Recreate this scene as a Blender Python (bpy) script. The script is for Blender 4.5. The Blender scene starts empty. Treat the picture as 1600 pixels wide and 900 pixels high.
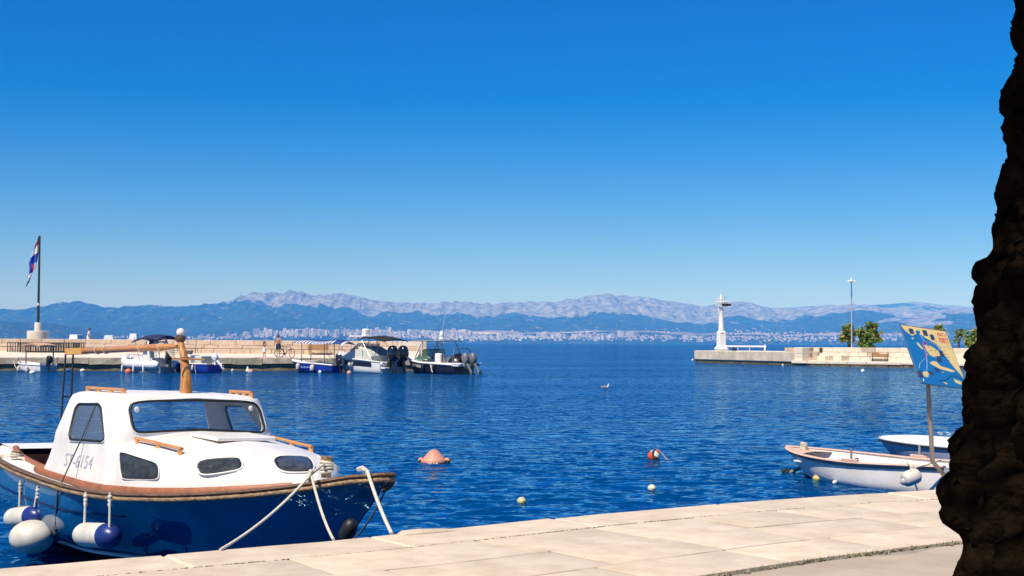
import bpy, bmesh, math, random
import numpy as np
from mathutils import Vector, Matrix, Euler, noise
random.seed(7)
RNG = np.random.default_rng(7)
SC = bpy.context.scene
COL = SC.collection
R = math.radians

# ---------------------------------------------------------------- camera
EYE = Vector((0, 0, 2.2))
cam_d = bpy.data.cameras.new("camera")
cam = bpy.data.objects.new("camera", cam_d)
COL.objects.link(cam)
cam.location = EYE
cam.rotation_mode = 'XYZ'
cam.matrix_world = Matrix.Translation(EYE) @ Matrix.Rotation(R(92.353), 4, 'X') @ Matrix.Rotation(R(0.2), 4, 'Z')
cam_d.sensor_width = 36
cam_d.lens = 47.25
cam_d.clip_start = 0.05
cam_d.clip_end = 80000
SC.camera = cam

# ---------------------------------------------------------------- sky and sun
SUN_EL, SUN_AZ = R(56), R(218)
world = bpy.data.worlds.new("World")
SC.world = world
world.use_nodes = True
wn = world.node_tree.nodes
wl = world.node_tree.links
sky = wn.new('ShaderNodeTexSky')
sky.sky_type = 'NISHITA'
sky.sun_disc = False
sky.sun_elevation = SUN_EL
sky.sun_rotation = SUN_AZ
sky.altitude = 0
sky.air_density = 1.0
sky.dust_density = 0.5
sky.ozone_density = 10.0
gam = wn.new('ShaderNodeGamma')
gam.inputs[1].default_value = SKY_GAMMA = 1.0
hs = wn.new('ShaderNodeHueSaturation')
hs.inputs['Hue'].default_value = 0.512
hs.inputs['Saturation'].default_value = 1.39
wl.new(sky.outputs[0], gam.inputs[0])
wl.new(gam.outputs[0], hs.inputs['Color'])
wl.new(hs.outputs[0], wn['Background'].inputs[0])
wn['Background'].inputs[1].default_value = 0.095
sun_d = bpy.data.lights.new("sun", 'SUN')
sun_d.energy = 5.0
sun_d.angle = R(0.5)
sun_d.color = (1.0, 0.90, 0.74)
sun = bpy.data.objects.new("sun", sun_d)
COL.objects.link(sun)
sd = Vector((math.sin(SUN_AZ) * math.cos(SUN_EL), math.cos(SUN_AZ) * math.cos(SUN_EL), math.sin(SUN_EL)))
sun.rotation_euler = sd.to_track_quat('Z', 'Y').to_euler()
sun.location = sd * 60
SC.view_settings.view_transform = 'Standard'
SC.view_settings.look = 'None'
SC.view_settings.exposure = 0.3
SC.view_settings.gamma = 1.0
SC.view_settings.use_curve_mapping = False
try:
    SC.cycles.use_denoising = True
    SC.cycles.max_bounces = 8
    SC.cycles.transparent_max_bounces = 16
    SC.cycles.volume_bounces = 1
    SC.cycles.caustics_reflective = False
    SC.cycles.caustics_refractive = False
except Exception:
    pass

# ---------------------------------------------------------------- helpers
CM = Matrix.Rotation(R(92.353), 3, 'X') @ Matrix.Rotation(R(0.2), 3, 'Z')
def ray(px, py):
    d = CM @ Vector(((px - 800) / 2100, -(py - 450) / 2100, -1))
    return d / d.y
def PZ(px, py, z):
    d = ray(px, py)
    return EYE + d * ((z - EYE.z) / d.z)
def PY(px, py, y):
    return EYE + ray(px, py) * y

def link(name, mesh, parent=None):
    o = bpy.data.objects.new(name, mesh)
    COL.objects.link(o)
    if parent is not None:
        o.parent = parent
    return o

def tag(o, label=None, cat=None, group=None, kind=None):
    if label: o['label'] = label
    if cat: o['category'] = cat
    if group: o['group'] = group
    if kind: o['kind'] = kind
    return o

def thing(name, label, cat, loc=(0, 0, 0), rotz=0.0, group=None):
    o = bpy.data.objects.new(name, None)
    COL.objects.link(o)
    o.empty_display_size = 0.2
    o.location = loc
    o.rotation_euler = (0, 0, rotz)
    return tag(o, label, cat, group)

def kids(o):
    return [c for c in COL.objects if c.parent == o]

def dup(root, loc, rotz=0.0, label=None, group=None, scale=None, _depth=0):
    c = root.copy()
    COL.objects.link(c)
    c.location = loc
    c.rotation_euler = (0, 0, rotz)
    if scale: c.scale = (scale,) * 3
    if label: c['label'] = label
    if group: c['group'] = group
    for ch in list(root.children):
        k = ch.copy(); COL.objects.link(k); k.parent = c
        for g in list(ch.children):
            q = g.copy(); COL.objects.link(q); q.parent = k
    return c

def each(mbs, name, m, parent, smooth=None):
    return [b.build(name, m, parent, smooth) for b in mbs]
def T(pts, r, n=6, caps=True):
    return MB().tube(pts, r, n, caps)

class MB:
    """collects primitives into one mesh"""
    def __init__(self):
        self.v = []; self.f = []
    def add(self, vs, fs, M=None):
        b = len(self.v)
        for p in vs:
            p = Vector(p)
            self.v.append(M @ p if M is not None else p)
        self.f += [tuple(i + b for i in f) for f in fs]
        return self
    def box(self, c, s, rot=None, taper=1.0):
        hx, hy, hz = s[0] / 2, s[1] / 2, s[2] / 2
        t = taper
        vs = [(-hx, -hy, -hz), (hx, -hy, -hz), (hx, hy, -hz), (-hx, hy, -hz),
              (-hx * t, -hy * t, hz), (hx * t, -hy * t, hz), (hx * t, hy * t, hz), (-hx * t, hy * t, hz)]
        fs = [(3, 2, 1, 0), (4, 5, 6, 7), (0, 1, 5, 4), (1, 2, 6, 5), (2, 3, 7, 6), (3, 0, 4, 7)]
        M = Matrix.Translation(c)
        if rot is not None:
            M = M @ (rot.to_4x4() if isinstance(rot, Matrix) else Euler(rot).to_matrix().to_4x4())
        return self.add(vs, fs, M)
    def tube(self, pts, r, n=8, caps=True, up=(0, 0, 1)):
        pts = [Vector(p) for p in pts]
        m = len(pts)
        rs = r if isinstance(r, list) else [r] * m   # a list: per point; a tuple: one elliptic section
        rings = []
        prev = None
        for i, p in enumerate(pts):
            t = (pts[min(i + 1, m - 1)] - pts[max(i - 1, 0)])
            if t.length < 1e-9: t = Vector((0, 0, 1))
            t.normalize()
            if prev is None:
                a = Vector(up)
                if abs(t.dot(a)) > 0.95: a = Vector((1, 0, 0))
                u = (a - t * a.dot(t)).normalized()
            else:
                u = (prev - t * prev.dot(t))
                u = u.normalized() if u.length > 1e-6 else Vector((1, 0, 0))
            prev = u
            w = t.cross(u)
            rr = rs[i]
            ra, rb = rr if isinstance(rr, (list, tuple)) else (rr, rr)
            rings.append([p + u * (ra * math.cos(2 * math.pi * k / n)) + w * (rb * math.sin(2 * math.pi * k / n)) for k in range(n)])
        return self.loft(rings, True, caps)
    def loft(self, rings, closed=True, caps=True):
        n = len(rings[0]); vs = [p for r_ in rings for p in r_]; fs = []
        for i in range(len(rings) - 1):
            for k in range(n if closed else n - 1):
                a = i * n + k; b = i * n + (k + 1) % n
                fs.append((a, b, b + n, a + n))
        if caps:
            fs.append(tuple(range(n - 1, -1, -1)))
            fs.append(tuple((len(rings) - 1) * n + k for k in range(n)))
        return self.add(vs, fs)
    def lathe(self, prof, n=16, c=(0, 0, 0), M=None):
        rings = []
        T = Matrix.Translation(c) @ (M.to_4x4() if M is not None else Matrix.Identity(4))
        for r_, z in prof:
            r_ = max(r_, 1e-4)
            rings.append([T @ Vector((r_ * math.cos(2 * math.pi * k / n), r_ * math.sin(2 * math.pi * k / n), z)) for k in range(n)])
        return self.loft(rings, True, True)
    def ball(self, c, r, n=12, m=8):
        r3 = r if isinstance(r, (list, tuple)) else (r, r, r)
        rings = []
        for i in range(m + 1):
            a = -math.pi / 2 + math.pi * i / m
            cr = max(math.cos(a), 0.02)
            rings.append([Vector((c[0] + r3[0] * cr * math.cos(2 * math.pi * k / n), c[1] + r3[1] * cr * math.sin(2 * math.pi * k / n), c[2] + r3[2] * math.sin(a))) for k in range(n)])
        return self.loft(rings, True, True)
    def prism(self, poly, ext):
        """poly: 3d points, ext: extrusion vector"""
        n = len(poly); e = Vector(ext)
        vs = [Vector(p) for p in poly] + [Vector(p) + e for p in poly]
        fs = [tuple(range(n - 1, -1, -1)), tuple(range(n, 2 * n))]
        fs += [(k, (k + 1) % n, n + (k + 1) % n, n + k) for k in range(n)]
        return self.add(vs, fs)
    def mesh(self, name, m=None, smooth=None, bevel=0.0, fix=True):
        me = bpy.data.meshes.new(name)
        me.from_pydata([tuple(p) for p in self.v], [], self.f)
        if fix or bevel:
            bm = bmesh.new(); bm.from_mesh(me)
            if bevel:
                bmesh.ops.bevel(bm, geom=bm.edges[:], offset=bevel, segments=1, affect='EDGES', profile=0.5)
            bmesh.ops.recalc_face_normals(bm, faces=bm.faces[:])
            bm.to_mesh(me); bm.free()
        if smooth is not None:
            set_smooth(me, smooth)
        if m is not None: me.materials.append(m)
        return me
    def build(self, name, m=None, parent=None, smooth=None, bevel=0.0, fix=True):
        return link(name, self.mesh(name, m, smooth, bevel, fix), parent)

def set_smooth(me, ang):
    """smooth shading with edges sharper than ang (degrees) kept"""
    me.polygons.foreach_set('use_smooth', [True] * len(me.polygons))
    if ang < 179:
        bm = bmesh.new(); bm.from_mesh(me)
        for e in bm.edges:
            if len(e.link_faces) == 2 and e.calc_face_angle(0) > R(ang):
                e.smooth = False
        bm.to_mesh(me); bm.free()

def bez(p0, p1, sag=0.0, n=12):
    p0 = Vector(p0); p1 = Vector(p1)
    return [p0.lerp(p1, i / n) - Vector((0, 0, sag * 4 * (i / n) * (1 - i / n))) for i in range(n + 1)]

# ---------------------------------------------------------------- materials
MATS = {}
def mat(name, col, rough=0.6, var=0.0, scale=8.0, col2=None, bump=0.0, bscale=None, metal=0.0, spec=0.5, detail=4, stretch=None, coat=0.0, alpha=None):
    if name in MATS: return MATS[name]
    m = bpy.data.materials.new(name); m.use_nodes = True
    MATS[name] = m
    nt = m.node_tree; N = nt.nodes; L = nt.links
    b = N['Principled BSDF']
    b.inputs['Roughness'].default_value = rough
    b.inputs['Metallic'].default_value = metal
    b.inputs['Specular IOR Level'].default_value = spec
    b.inputs['Coat Weight'].default_value = coat
    b.inputs['Base Color'].default_value = (*col, 1)
    if var or col2 or bump:
        tc = N.new('ShaderNodeTexCoord')
        src = tc.outputs['Object']
        if stretch:
            mp = N.new('ShaderNodeMapping'); mp.inputs['Scale'].default_value = stretch
            L.new(src, mp.inputs[0]); src = mp.outputs[0]
        nz = N.new('ShaderNodeTexNoise'); nz.inputs['Scale'].default_value = scale; nz.inputs['Detail'].default_value = detail
        nz.inputs['Roughness'].default_value = 0.62
        L.new(src, nz.inputs['Vector'])
        rmp = N.new('ShaderNodeValToRGB')
        c2 = col2 if col2 else tuple(min(1, c * (1 + var)) for c in col)
        c1 = col if col2 else tuple(c * (1 - var) for c in col)
        rmp.color_ramp.elements[0].position = 0.32; rmp.color_ramp.elements[0].color = (*c1, 1)
        rmp.color_ramp.elements[1].position = 0.68; rmp.color_ramp.elements[1].color = (*c2, 1)
        L.new(nz.outputs['Fac'], rmp.inputs[0])
        oi = N.new('ShaderNodeObjectInfo')
        hsv = N.new('ShaderNodeHueSaturation')
        mr = N.new('ShaderNodeMapRange'); mr.inputs[3].default_value = 1 - var * 0.5; mr.inputs[4].default_value = 1 + var * 0.5
        L.new(oi.outputs['Random'], mr.inputs[0]); L.new(mr.outputs[0], hsv.inputs['Value'])
        L.new(rmp.outputs[0], hsv.inputs['Color'])
        L.new(hsv.outputs[0], b.inputs['Base Color'])
        if bump:
            nb = N.new('ShaderNodeTexNoise'); nb.inputs['Scale'].default_value = bscale or scale * 3; nb.inputs['Detail'].default_value = 6
            L.new(src, nb.inputs['Vector'])
            bp = N.new('ShaderNodeBump'); bp.inputs['Strength'].default_value = 1.0; bp.inputs['Distance'].default_value = bump
            L.new(nb.outputs['Fac'], bp.inputs['Height']); L.new(bp.outputs[0], b.inputs['Normal'])
    if alpha is not None:
        b.inputs['Alpha'].default_value = alpha
    return m

def glass(name, tint, trans=0.75, rough=0.03):
    """thin pane: part see-through, part glossy reflection"""
    if name in MATS: return MATS[name]
    m = bpy.data.materials.new(name); m.use_nodes = True; MATS[name] = m
    nt = m.node_tree; N = nt.nodes; L = nt.links
    N.remove(N['Principled BSDF'])
    tr = N.new('ShaderNodeBsdfTransparent'); tr.inputs[0].default_value = (*tint, 1)
    gl = N.new('ShaderNodeBsdfGlossy'); gl.inputs['Roughness'].default_value = rough
    df = N.new('ShaderNodeBsdfDiffuse'); df.inputs[0].default_value = (*[c * 0.25 for c in tint], 1)
    lw = N.new('ShaderNodeLayerWeight'); lw.inputs[0].default_value = 0.5
    pw = N.new('ShaderNodeMath'); pw.operation = 'POWER'; pw.inputs[1].default_value = 3.5; L.new(lw.outputs['Facing'], pw.inputs[0])
    ad = N.new('ShaderNodeMath'); ad.operation = 'MULTIPLY_ADD'; ad.inputs[1].default_value = .8; ad.inputs[2].default_value = .05; L.new(pw.outputs[0], ad.inputs[0])
    m1 = N.new('ShaderNodeMixShader'); m1.inputs[0].default_value = trans
    L.new(df.outputs[0], m1.inputs[1]); L.new(tr.outputs[0], m1.inputs[2])
    m2 = N.new('ShaderNodeMixShader')
    L.new(ad.outputs[0], m2.inputs[0]); L.new(m1.outputs[0], m2.inputs[1]); L.new(gl.outputs[0], m2.inputs[2])
    L.new(m2.outputs[0], N['Material Output'].inputs[0])
    return m

# numpy value noise / fbm
_perm = RNG.random((256, 256))
def vnoise(x, y):
    xi = np.floor(x).astype(int); yi = np.floor(y).astype(int)
    fx = x - xi; fy = y - yi
    fx = fx * fx * (3 - 2 * fx); fy = fy * fy * (3 - 2 * fy)
    a = _perm[xi & 255, yi & 255]; b = _perm[(xi + 1) & 255, yi & 255]
    c = _perm[xi & 255, (yi + 1) & 255]; d = _perm[(xi + 1) & 255, (yi + 1) & 255]
    return (a * (1 - fx) + b * fx) * (1 - fy) + (c * (1 - fx) + d * fx) * fy
def fbm(x, y, o=5, g=0.5):
    s = 0; a = 1; t = 0
    for i in range(o):
        s = s + a * vnoise(x * 2 ** i + 17.3 * i, y * 2 ** i + 5.1 * i); t += a; a *= g
    return s / t

def grid_mesh(name, V, nr, nc, m=None, smooth=True):
    me = bpy.data.meshes.new(name)
    idx = np.arange(nr * nc).reshape(nr, nc)
    q = np.stack([idx[:-1, :-1], idx[:-1, 1:], idx[1:, 1:], idx[1:, :-1]], -1).reshape(-1, 4)
    me.vertices.add(nr * nc); me.vertices.foreach_set('co', V.astype(np.float32).ravel())
    me.loops.add(q.size); me.loops.foreach_set('vertex_index', q.astype(np.int32).ravel())
    me.polygons.add(len(q)); me.polygons.foreach_set('loop_start', np.arange(0, q.size, 4, dtype=np.int32))
    me.polygons.foreach_set('loop_total', np.full(len(q), 4, dtype=np.int32))
    me.update(calc_edges=True)
    me.polygons.foreach_set('use_smooth', [smooth] * len(q))
    if m: me.materials.append(m)
    return me
# ================================================================ WATER
def water_mat():
    m = bpy.data.materials.new("sea_water"); m.use_nodes = True
    nt = m.node_tree; N = nt.nodes; L = nt.links
    N.remove(N['Principled BSDF'])
    df = N.new('ShaderNodeBsdfDiffuse'); df.inputs[0].default_value = (0.0, 0.043, 0.160, 1)
    gl = N.new('ShaderNodeBsdfGlossy'); gl.inputs[0].default_value = (0.42, 0.78, 1.0, 1); gl.inputs['Roughness'].default_value = 0.07
    fr = N.new('ShaderNodeFresnel'); fr.inputs['IOR'].default_value = 1.30
    mx = N.new('ShaderNodeMixShader')
    L.new(fr.outputs[0], mx.inputs[0]); L.new(df.outputs[0], mx.inputs[1]); L.new(gl.outputs[0], mx.inputs[2])
    L.new(mx.outputs[0], N['Material Output'].inputs[0])
    geo = N.new('ShaderNodeNewGeometry')
    def vm(op, *ins):
        x = N.new('ShaderNodeVectorMath'); x.operation = op
        for i, v in enumerate(ins):
            if isinstance(v, tuple): x.inputs[i].default_value = v
            else: L.new(v, x.inputs[i])
        return x.outputs[0]
    def slopes(scale, det, rot, sc):
        mp = N.new('ShaderNodeMapping'); mp.inputs['Scale'].default_value = sc; mp.inputs['Rotation'].default_value = (0, 0, R(rot))
        L.new(geo.outputs['Position'], mp.inputs[0])
        n1 = N.new('ShaderNodeTexNoise'); n1.inputs['Scale'].default_value = scale; n1.inputs['Detail'].default_value = det; n1.inputs['Roughness'].default_value = 0.62
        L.new(mp.outputs[0], n1.inputs['Vector'])
        return vm('SUBTRACT', n1.outputs['Color'], (.5, .5, .5))
    a = vm('MULTIPLY', slopes(2.7, 4, 8, (.75, 1.5, 1)), (1.15, 1.6, 0))
    c = vm('MULTIPLY', slopes(9.0, 3, -20, (.8, 1.3, 1)), (.55, .65, 0))
    sm = vm('ADD', a, c)
    # broad patches where the breeze ruffles the surface more
    n2 = N.new('ShaderNodeTexNoise'); n2.inputs['Scale'].default_value = 0.07; n2.inputs['Detail'].default_value = 5
    mp2 = N.new('ShaderNodeMapping'); mp2.inputs['Scale'].default_value = (0.3, 1.0, 1.0)
    L.new(geo.outputs['Position'], mp2.inputs[0]); L.new(mp2.outputs[0], n2.inputs['Vector'])
    mr = N.new('ShaderNodeMapRange'); mr.inputs[1].default_value = 0.35; mr.inputs[2].default_value = 0.65; mr.inputs[3].default_value = 0.85; mr.inputs[4].default_value = 1.8
    L.new(n2.outputs['Fac'], mr.inputs[0])
    sc = N.new('ShaderNodeVectorMath'); sc.operation = 'SCALE'; L.new(sm, sc.inputs[0]); L.new(mr.outputs[0], sc.inputs['Scale'])
    nn = vm('NORMALIZE', vm('ADD', geo.outputs['Normal'], sc.outputs[0]))
    L.new(nn, gl.inputs['Normal']); L.new(nn, fr.inputs['Normal'])
    return m
WATER = water_mat()
def build_water():
    # fan of rippled water in front of the quay, finer near, coarser far
    ys = [7.5]
    while ys[-1] < 240:
        ys.append(ys[-1] * 1.0 + max(0.035, ys[-1] ** 2 / (1344 * 2.2) * 0.8))
    ys = np.array(ys); nr = len(ys)
    nc = 620
    tx = np.linspace(-0.46, 0.46, nc)
    Y = np.repeat(ys[:, None], nc, 1); X = Y * tx[None, :]
    def wv(lam, ang, amp, seed):
        a = R(ang); k = 2 * math.pi / lam
        ph = 9 * fbm(X / (lam * 2.6) + seed, Y / (lam * 2.6) + seed * 2, 3)
        return amp * np.sin(k * (X * math.sin(a) + Y * math.cos(a)) + ph)
    Z = 0.014 * (fbm(X * 1.1 + 3, Y * 2.3, 4) - 0.5) * 2
    for lam, ang, amp, s in ((1.1, 18, .005, 1), (0.7, -28, .0055, 4), (0.5, 12, .005, 9), (0.4, -55, .0042, 13), (0.32, 40, .004, 17), (0.44, -8, .005, 23)):
        fade = 1 / (1 + (Y * Y / 2957 / lam) ** 2 * 3)
        Z = Z + wv(lam, ang, amp, s) * fade
    edge = np.minimum(1, (240 - Y) / 40).clip(0, 1) * np.minimum(1, (0.46 - np.abs(tx[None, :])) / 0.02).clip(0, 1)
    Z = Z * edge
    me = grid_mesh("water", np.stack([X, Y, Z], -1), nr, nc, WATER)
    o = link("water", me); tag(o, kind='structure')
    # open sea round it: a ring of flat sheets that meets the fan's border
    mb = MB()
    a = 0.46; y0, y1, B = 7.5, float(ys[-1]), 32000.0
    mb.add([(-a * y0, y0, 0), (-a * y1, y1, 0), (a * y1, y1, 0), (a * y0, y0, 0),
            (-a * y0, -2500, 0), (-B, -2500, 0), (-B, B, 0), (B, B, 0), (B, -2500, 0), (a * y0, -2500, 0), (-B, y0, 0), (B, y0, 0), (-B, y1, 0), (B, y1, 0)],
           [(0, 10, 12, 1), (1, 12, 6, 7, 13, 2), (2, 13, 11, 3), (0, 3, 9, 4), (4, 5, 10, 0), (3, 11, 8, 9)])
    o = mb.build("sea", WATER); tag(o, kind='structure')
    for p in o.data.polygons:
        if p.normal.z < 0: p.flip()
build_water()

# ================================================================ HILLS
def hill_mat(name, rockc, forest, field):
    m = bpy.data.materials.new(name); m.use_nodes = True
    nt = m.node_tree; N = nt.nodes; L = nt.links
    b = N['Principled BSDF']; b.inputs['Roughness'].default_value = 0.95; b.inputs['Specular IOR Level'].default_value = 0.1
    at = N.new('ShaderNodeAttribute'); at.attribute_name = 'cover'
    sep = N.new('ShaderNodeSeparateColor'); L.new(at.outputs['Color'], sep.inputs[0])
    geo = N.new('ShaderNodeNewGeometry')
    def nz(scale, det=6):
        n = N.new('ShaderNodeTexNoise'); n.inputs['Scale'].default_value = scale; n.inputs['Detail'].default_value = det; n.inputs['Roughness'].default_value = .65
        L.new(geo.outputs['Position'], n.inputs['Vector']); return n.outputs['Fac']
    def mix(f, a, c):
        x = N.new('ShaderNodeMix'); x.data_type = 'RGBA'
        L.new(f, x.inputs[0])
        for i, s in ((6, a), (7, c)):
            if isinstance(s, tuple): x.inputs[i].default_value = (*s, 1)
            else: L.new(s, x.inputs[i])
        return x.outputs[2]
    def thr(f, lo, hi):
        r = N.new('ShaderNodeMapRange'); r.inputs[1].default_value = lo; r.inputs[2].default_value = hi
        L.new(f, r.inputs[0]); return r.outputs[0]
    def add(a, c, k):
        x = N.new('ShaderNodeMath'); x.operation = 'MULTIPLY_ADD'; L.new(c, x.inputs[0]); x.inputs[1].default_value = k; L.new(a, x.inputs[2]); return x.outputs[0]
    n1 = nz(0.006); n2 = nz(0.002); n3 = nz(0.0012)
    rk = mix(thr(nz(0.009, 7), .40, .60), tuple(c * .42 for c in rockc), tuple(c * 1.18 for c in rockc))
    fo = mix(thr(n2, .4, .6), forest, tuple(c * 1.6 for c in forest))
    n4 = nz(0.011, 5)
    fo = mix(thr(n4, .60, .66), fo, tuple(c * .8 for c in field))
    fl = mix(thr(n3, .45, .6), field, tuple(c * .5 for c in field))
    c = mix(thr(add(sep.outputs[0], n1, .7), .82, .9), fo, rk)
    c = mix(thr(add(sep.outputs[1], n2, .5), .8, .9), c, fl)
    L.new(c, b.inputs['Base Color'])
    return m
HILL = hill_mat("limestone_hill", (0.205, 0.232, 0.245), (0.010, 0.032, 0.022), (0.30, 0.26, 0.20))

def terrain(name, sky_px, y_coast, y_crest, px0, px1, ncol, nrow, prof, rockf, m, rough=1.0, back=0.35, gully=0.0):
    """a range of hills whose crest follows sky_px [(px, py)], rising from the coast"""
    px = np.linspace(px0, px1, ncol)
    sx = [p[0] for p in sky_px]; sy = [p[1] for p in sky_px]
    cy = np.interp(px, sx, sy)
    lvl = 536.3 + (px - 800) * 0.0035
    s = np.concatenate([np.linspace(0, 1, nrow), 1 + np.linspace(0.03, 0.5, 14)])
    S = np.repeat(s[:, None], ncol, 1)
    PXX = np.repeat(px[None, :], len(s), 0)
    Yd = y_coast + (y_crest - y_coast) * S
    Xw = (PXX - 800) / 2100 * Yd
    ends = np.clip((px + 1500) / 800, .01, 1) * np.clip((3100 - px) / 800, .01, 1)      # the range dies away well outside the view
    ends = ends * ends * (3 - 2 * ends)
    crest = ((lvl - cy) / 2100 * y_crest * ends)[None, :]
    h = np.interp(np.minimum(S, 1), prof[0], prof[1]) * crest
    fallen = np.clip(S - 1, 0, 1)
    h = h * (1 - fallen * 2 * back)
    # relief: gullies running down the slope, then rough ground
    g = np.abs(fbm(Xw / 900, Yd / 3500 + 3, 5) - 0.5) * 2
    f2 = fbm(Xw / 300 + 9, Yd / 420, 5) - 0.5
    env = np.clip(S * 1.6, 0, 1) * np.clip((1.0 - S) * 6 + 0.25, 0, 1) * (S <= 1) + 0.25 * (S > 1)
    h = h + rough * env * ((g - 0.3) * 0.15 * crest + f2 * 0.20 * crest)
    if gully:
        st = np.abs(fbm(Xw / 260 + 2, Yd / 2600, 4) - 0.5) * 2
        h = h + gully * np.clip((S - .62) * 5, 0, 1) * np.clip((1.03 - S) * 14, 0.15, 1) * (0.35 - st) * crest
    h = np.where(S < 0.004, -0.6, h)
    V = np.stack([Xw, Yd, np.maximum(h, -0.6)], -1)
    me = grid_mesh(name, V, len(s), ncol, m, smooth=False)
    ca = me.color_attributes.new('cover', 'FLOAT_COLOR', 'POINT')
    r_, f_ = rockf(PXX, S, h, crest)
    r_ = r_ + (1.15 * (fbm(Xw / 700, Yd / 500, 5) - .5) + .5 * (fbm(Xw / 160, Yd / 900, 3) - .5)) * (r_ > -.1)
    arr = np.zeros((len(s) * ncol, 4), np.float32); arr[:, 0] = r_.ravel(); arr[:, 1] = f_.ravel(); arr[:, 3] = 1
    ca.data.foreach_set('color', arr.ravel())
    o = link(name, me); tag(o, kind='structure')
    def at(p_, y_):
        q = (y_ - y_coast) / (y_crest - y_coast)
        i = np.interp(q, s, np.arange(len(s))); k = (p_ - px0) / (px1 - px0) * (ncol - 1)
        i0 = int(min(i, len(s) - 2)); k0 = int(max(0, min(k, ncol - 2))); fi = i - i0; fk = k - k0
        Z = V[..., 2]
        return float((Z[i0, k0] * (1 - fi) + Z[i0 + 1, k0] * fi) * (1 - fk) + (Z[i0, k0 + 1] * (1 - fi) + Z[i0 + 1, k0 + 1] * fi) * fk)
    return at

SKY_MAIN = [(-500, 486), (-120, 484), (0, 484), (50, 482), (75, 479), (95, 475), (120, 472.5), (140, 473), (155, 478), (165, 480), (185, 479.5), (210, 477), (240, 478), (280, 479), (310, 479), (340, 476), (360, 471), (378, 466), (400, 461), (420, 459.5), (432, 457.5), (456, 455), (470, 458), (490, 460), (510, 463), (535, 462.5), (575, 467.5), (600, 470), (625, 473), (675, 474.5), (712, 472.5), (745, 473), (775, 474), (800, 473), (862, 472.5), (905, 470), (930, 464), (950, 460), (975, 463), (1000, 464), (1025, 466), (1050, 471), (1075, 475.5), (1097, 480.5), (1115, 476), (1135, 474), (1162, 475), (1182, 477.5), (1212, 482.5), (1250, 481), (1270, 479), (1300, 478), (1325, 477.5), (1350, 477), (1400, 482), (1450, 485), (1520, 484), (1700, 482), (2100, 486)]
def rock_main(px, s, h, crest):
    cliff = np.interp(px, [-500, 100, 150, 330, 380, 450, 560, 700, 760, 860, 950, 1010, 1090, 1120, 1200, 1300, 1400, 1500, 2100],
                      [1.03, 1.0, 1.03, 1.0, .88, .80, .78, .82, .74, .74, .76, .70, .60, .72, .74, .82, .85, .7, .8])
    rk = np.clip((s - cliff) * 9 + 0.55, 0, 1.0)
    fld = np.clip(0.75 - np.abs(s - 0.2) * 2.6, 0, 1) * np.interp(px, [-500, 300, 500, 900, 1300, 2100], [.3, .5, .9, .9, .95, .9])
    return rk, fld
PROF = ([0, .02, .12, .3, .5, .68, .80, .90, 1.0], [0, .06, .165, .24, .36, .52, .70, .90, 1.0])
RANGE_Z = terrain("mountain_range", SKY_MAIN, 14000, 21500, -1500, 3100, 1500, 120, PROF, rock_main, HILL, 1.0, 0.35, 0.22)
FAR = [(900, 490), (1100, 482), (1200, 481), (1240, 480.5), (1262, 478), (1285, 477), (1330, 478), (1370, 476), (1400, 474), (1425, 471), (1450, 473), (1475, 476), (1512, 479), (1600, 476), (1800, 474), (2100, 480)]
terrain("far_range", FAR, 22500, 27000, 1050, 3100, 420, 40, ([0, .5, 1], [.3, .7, 1]), lambda p, s, h, c: (np.full_like(s, .55), s * 0 + .1), HILL, 0.6)
DARK = [(-500, 500), (-100, 501), (0, 502), (50, 503), (85, 505.5), (110, 510), (135, 516), (160, 521), (175, 526), (190, 533), (205, 537)]
terrain("wooded_headland", DARK, 11800, 13200, -1500, 205, 420, 40, ([0, .2, .6, 1], [0, .3, .75, 1]), lambda p, s, h, c: (s * 0 - .2, s * 0), HILL, 0.35)
DK2 = [(1240, 503), (1262, 498), (1290, 494), (1310, 490), (1330, 486.5), (1345, 484), (1362, 485), (1380, 489), (1400, 494), (1415, 499), (1440, 506)]
terrain("wooded_hill", DK2, 15500, 18500, 1240, 1440, 160, 40, ([0, .3, .7, 1], [.1, .4, .8, 1]), lambda p, s, h, c: (s * 0 - .1, s * 0 + .1), HILL, 0.3)
PALE = [(1345, 512), (1370, 502), (1392, 496.5), (1420, 494), (1450, 489), (1480, 485), (1520, 482), (1560, 479), (1700, 476), (2000, 480)]
terrain("bare_hillside", PALE, 15000, 17200, 1345, 3100, 500, 50, ([0, .3, .7, 1], [.08, .35, .75, 1]), lambda p, s, h, c: (s * .45 + .12, s * 0 + .3), HILL, 0.4)
# ================================================================ BLUE CABIN BOAT
from mathutils.bvhtree import BVHTree
WHITE = mat("white_gelcoat", (0.70, 0.675, 0.62), 0.36, scale=3.2, col2=(0.81, 0.80, 0.775), stretch=(1.6, 1.6, .35), bump=0.0008, bscale=6)
WHITE2 = mat("white_boat_paint", (0.78, 0.78, 0.76), 0.4, var=0.06, scale=6)
HULLBLUE = mat("blue_hull_paint", (0.003, 0.082, 0.235), 0.06, var=0.14, scale=2.2, coat=0.9, bump=0.0006, bscale=4)
BOOT = mat("dark_bottom_paint", (0.02, 0.025, 0.03), 0.6, var=0.4, scale=9)
VARN = mat("varnished_wood", (0.46, 0.17, 0.04), 0.35, scale=5, col2=(0.64, 0.31, 0.09), stretch=(1, 9, 9), bump=0.001, bscale=30, coat=0.3)
MASTW = mat("mast_wood", (0.22, 0.07, 0.015), 0.45, scale=7, col2=(0.66, 0.32, 0.09), stretch=(6, 6, 0.5), bump=0.003, bscale=30)
RAILW = mat("weathered_rail_wood", (0.10, 0.055, 0.03), 0.7, scale=7, col2=(0.42, 0.29, 0.17), stretch=(1.0, 8, 8), bump=0.006, bscale=14)
RAILD = mat("dark_rail_wood", (0.045, 0.028, 0.02), 0.65, scale=8, col2=(0.20, 0.11, 0.06), stretch=(1.2, 8, 8), bump=0.005, bscale=14)
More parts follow.
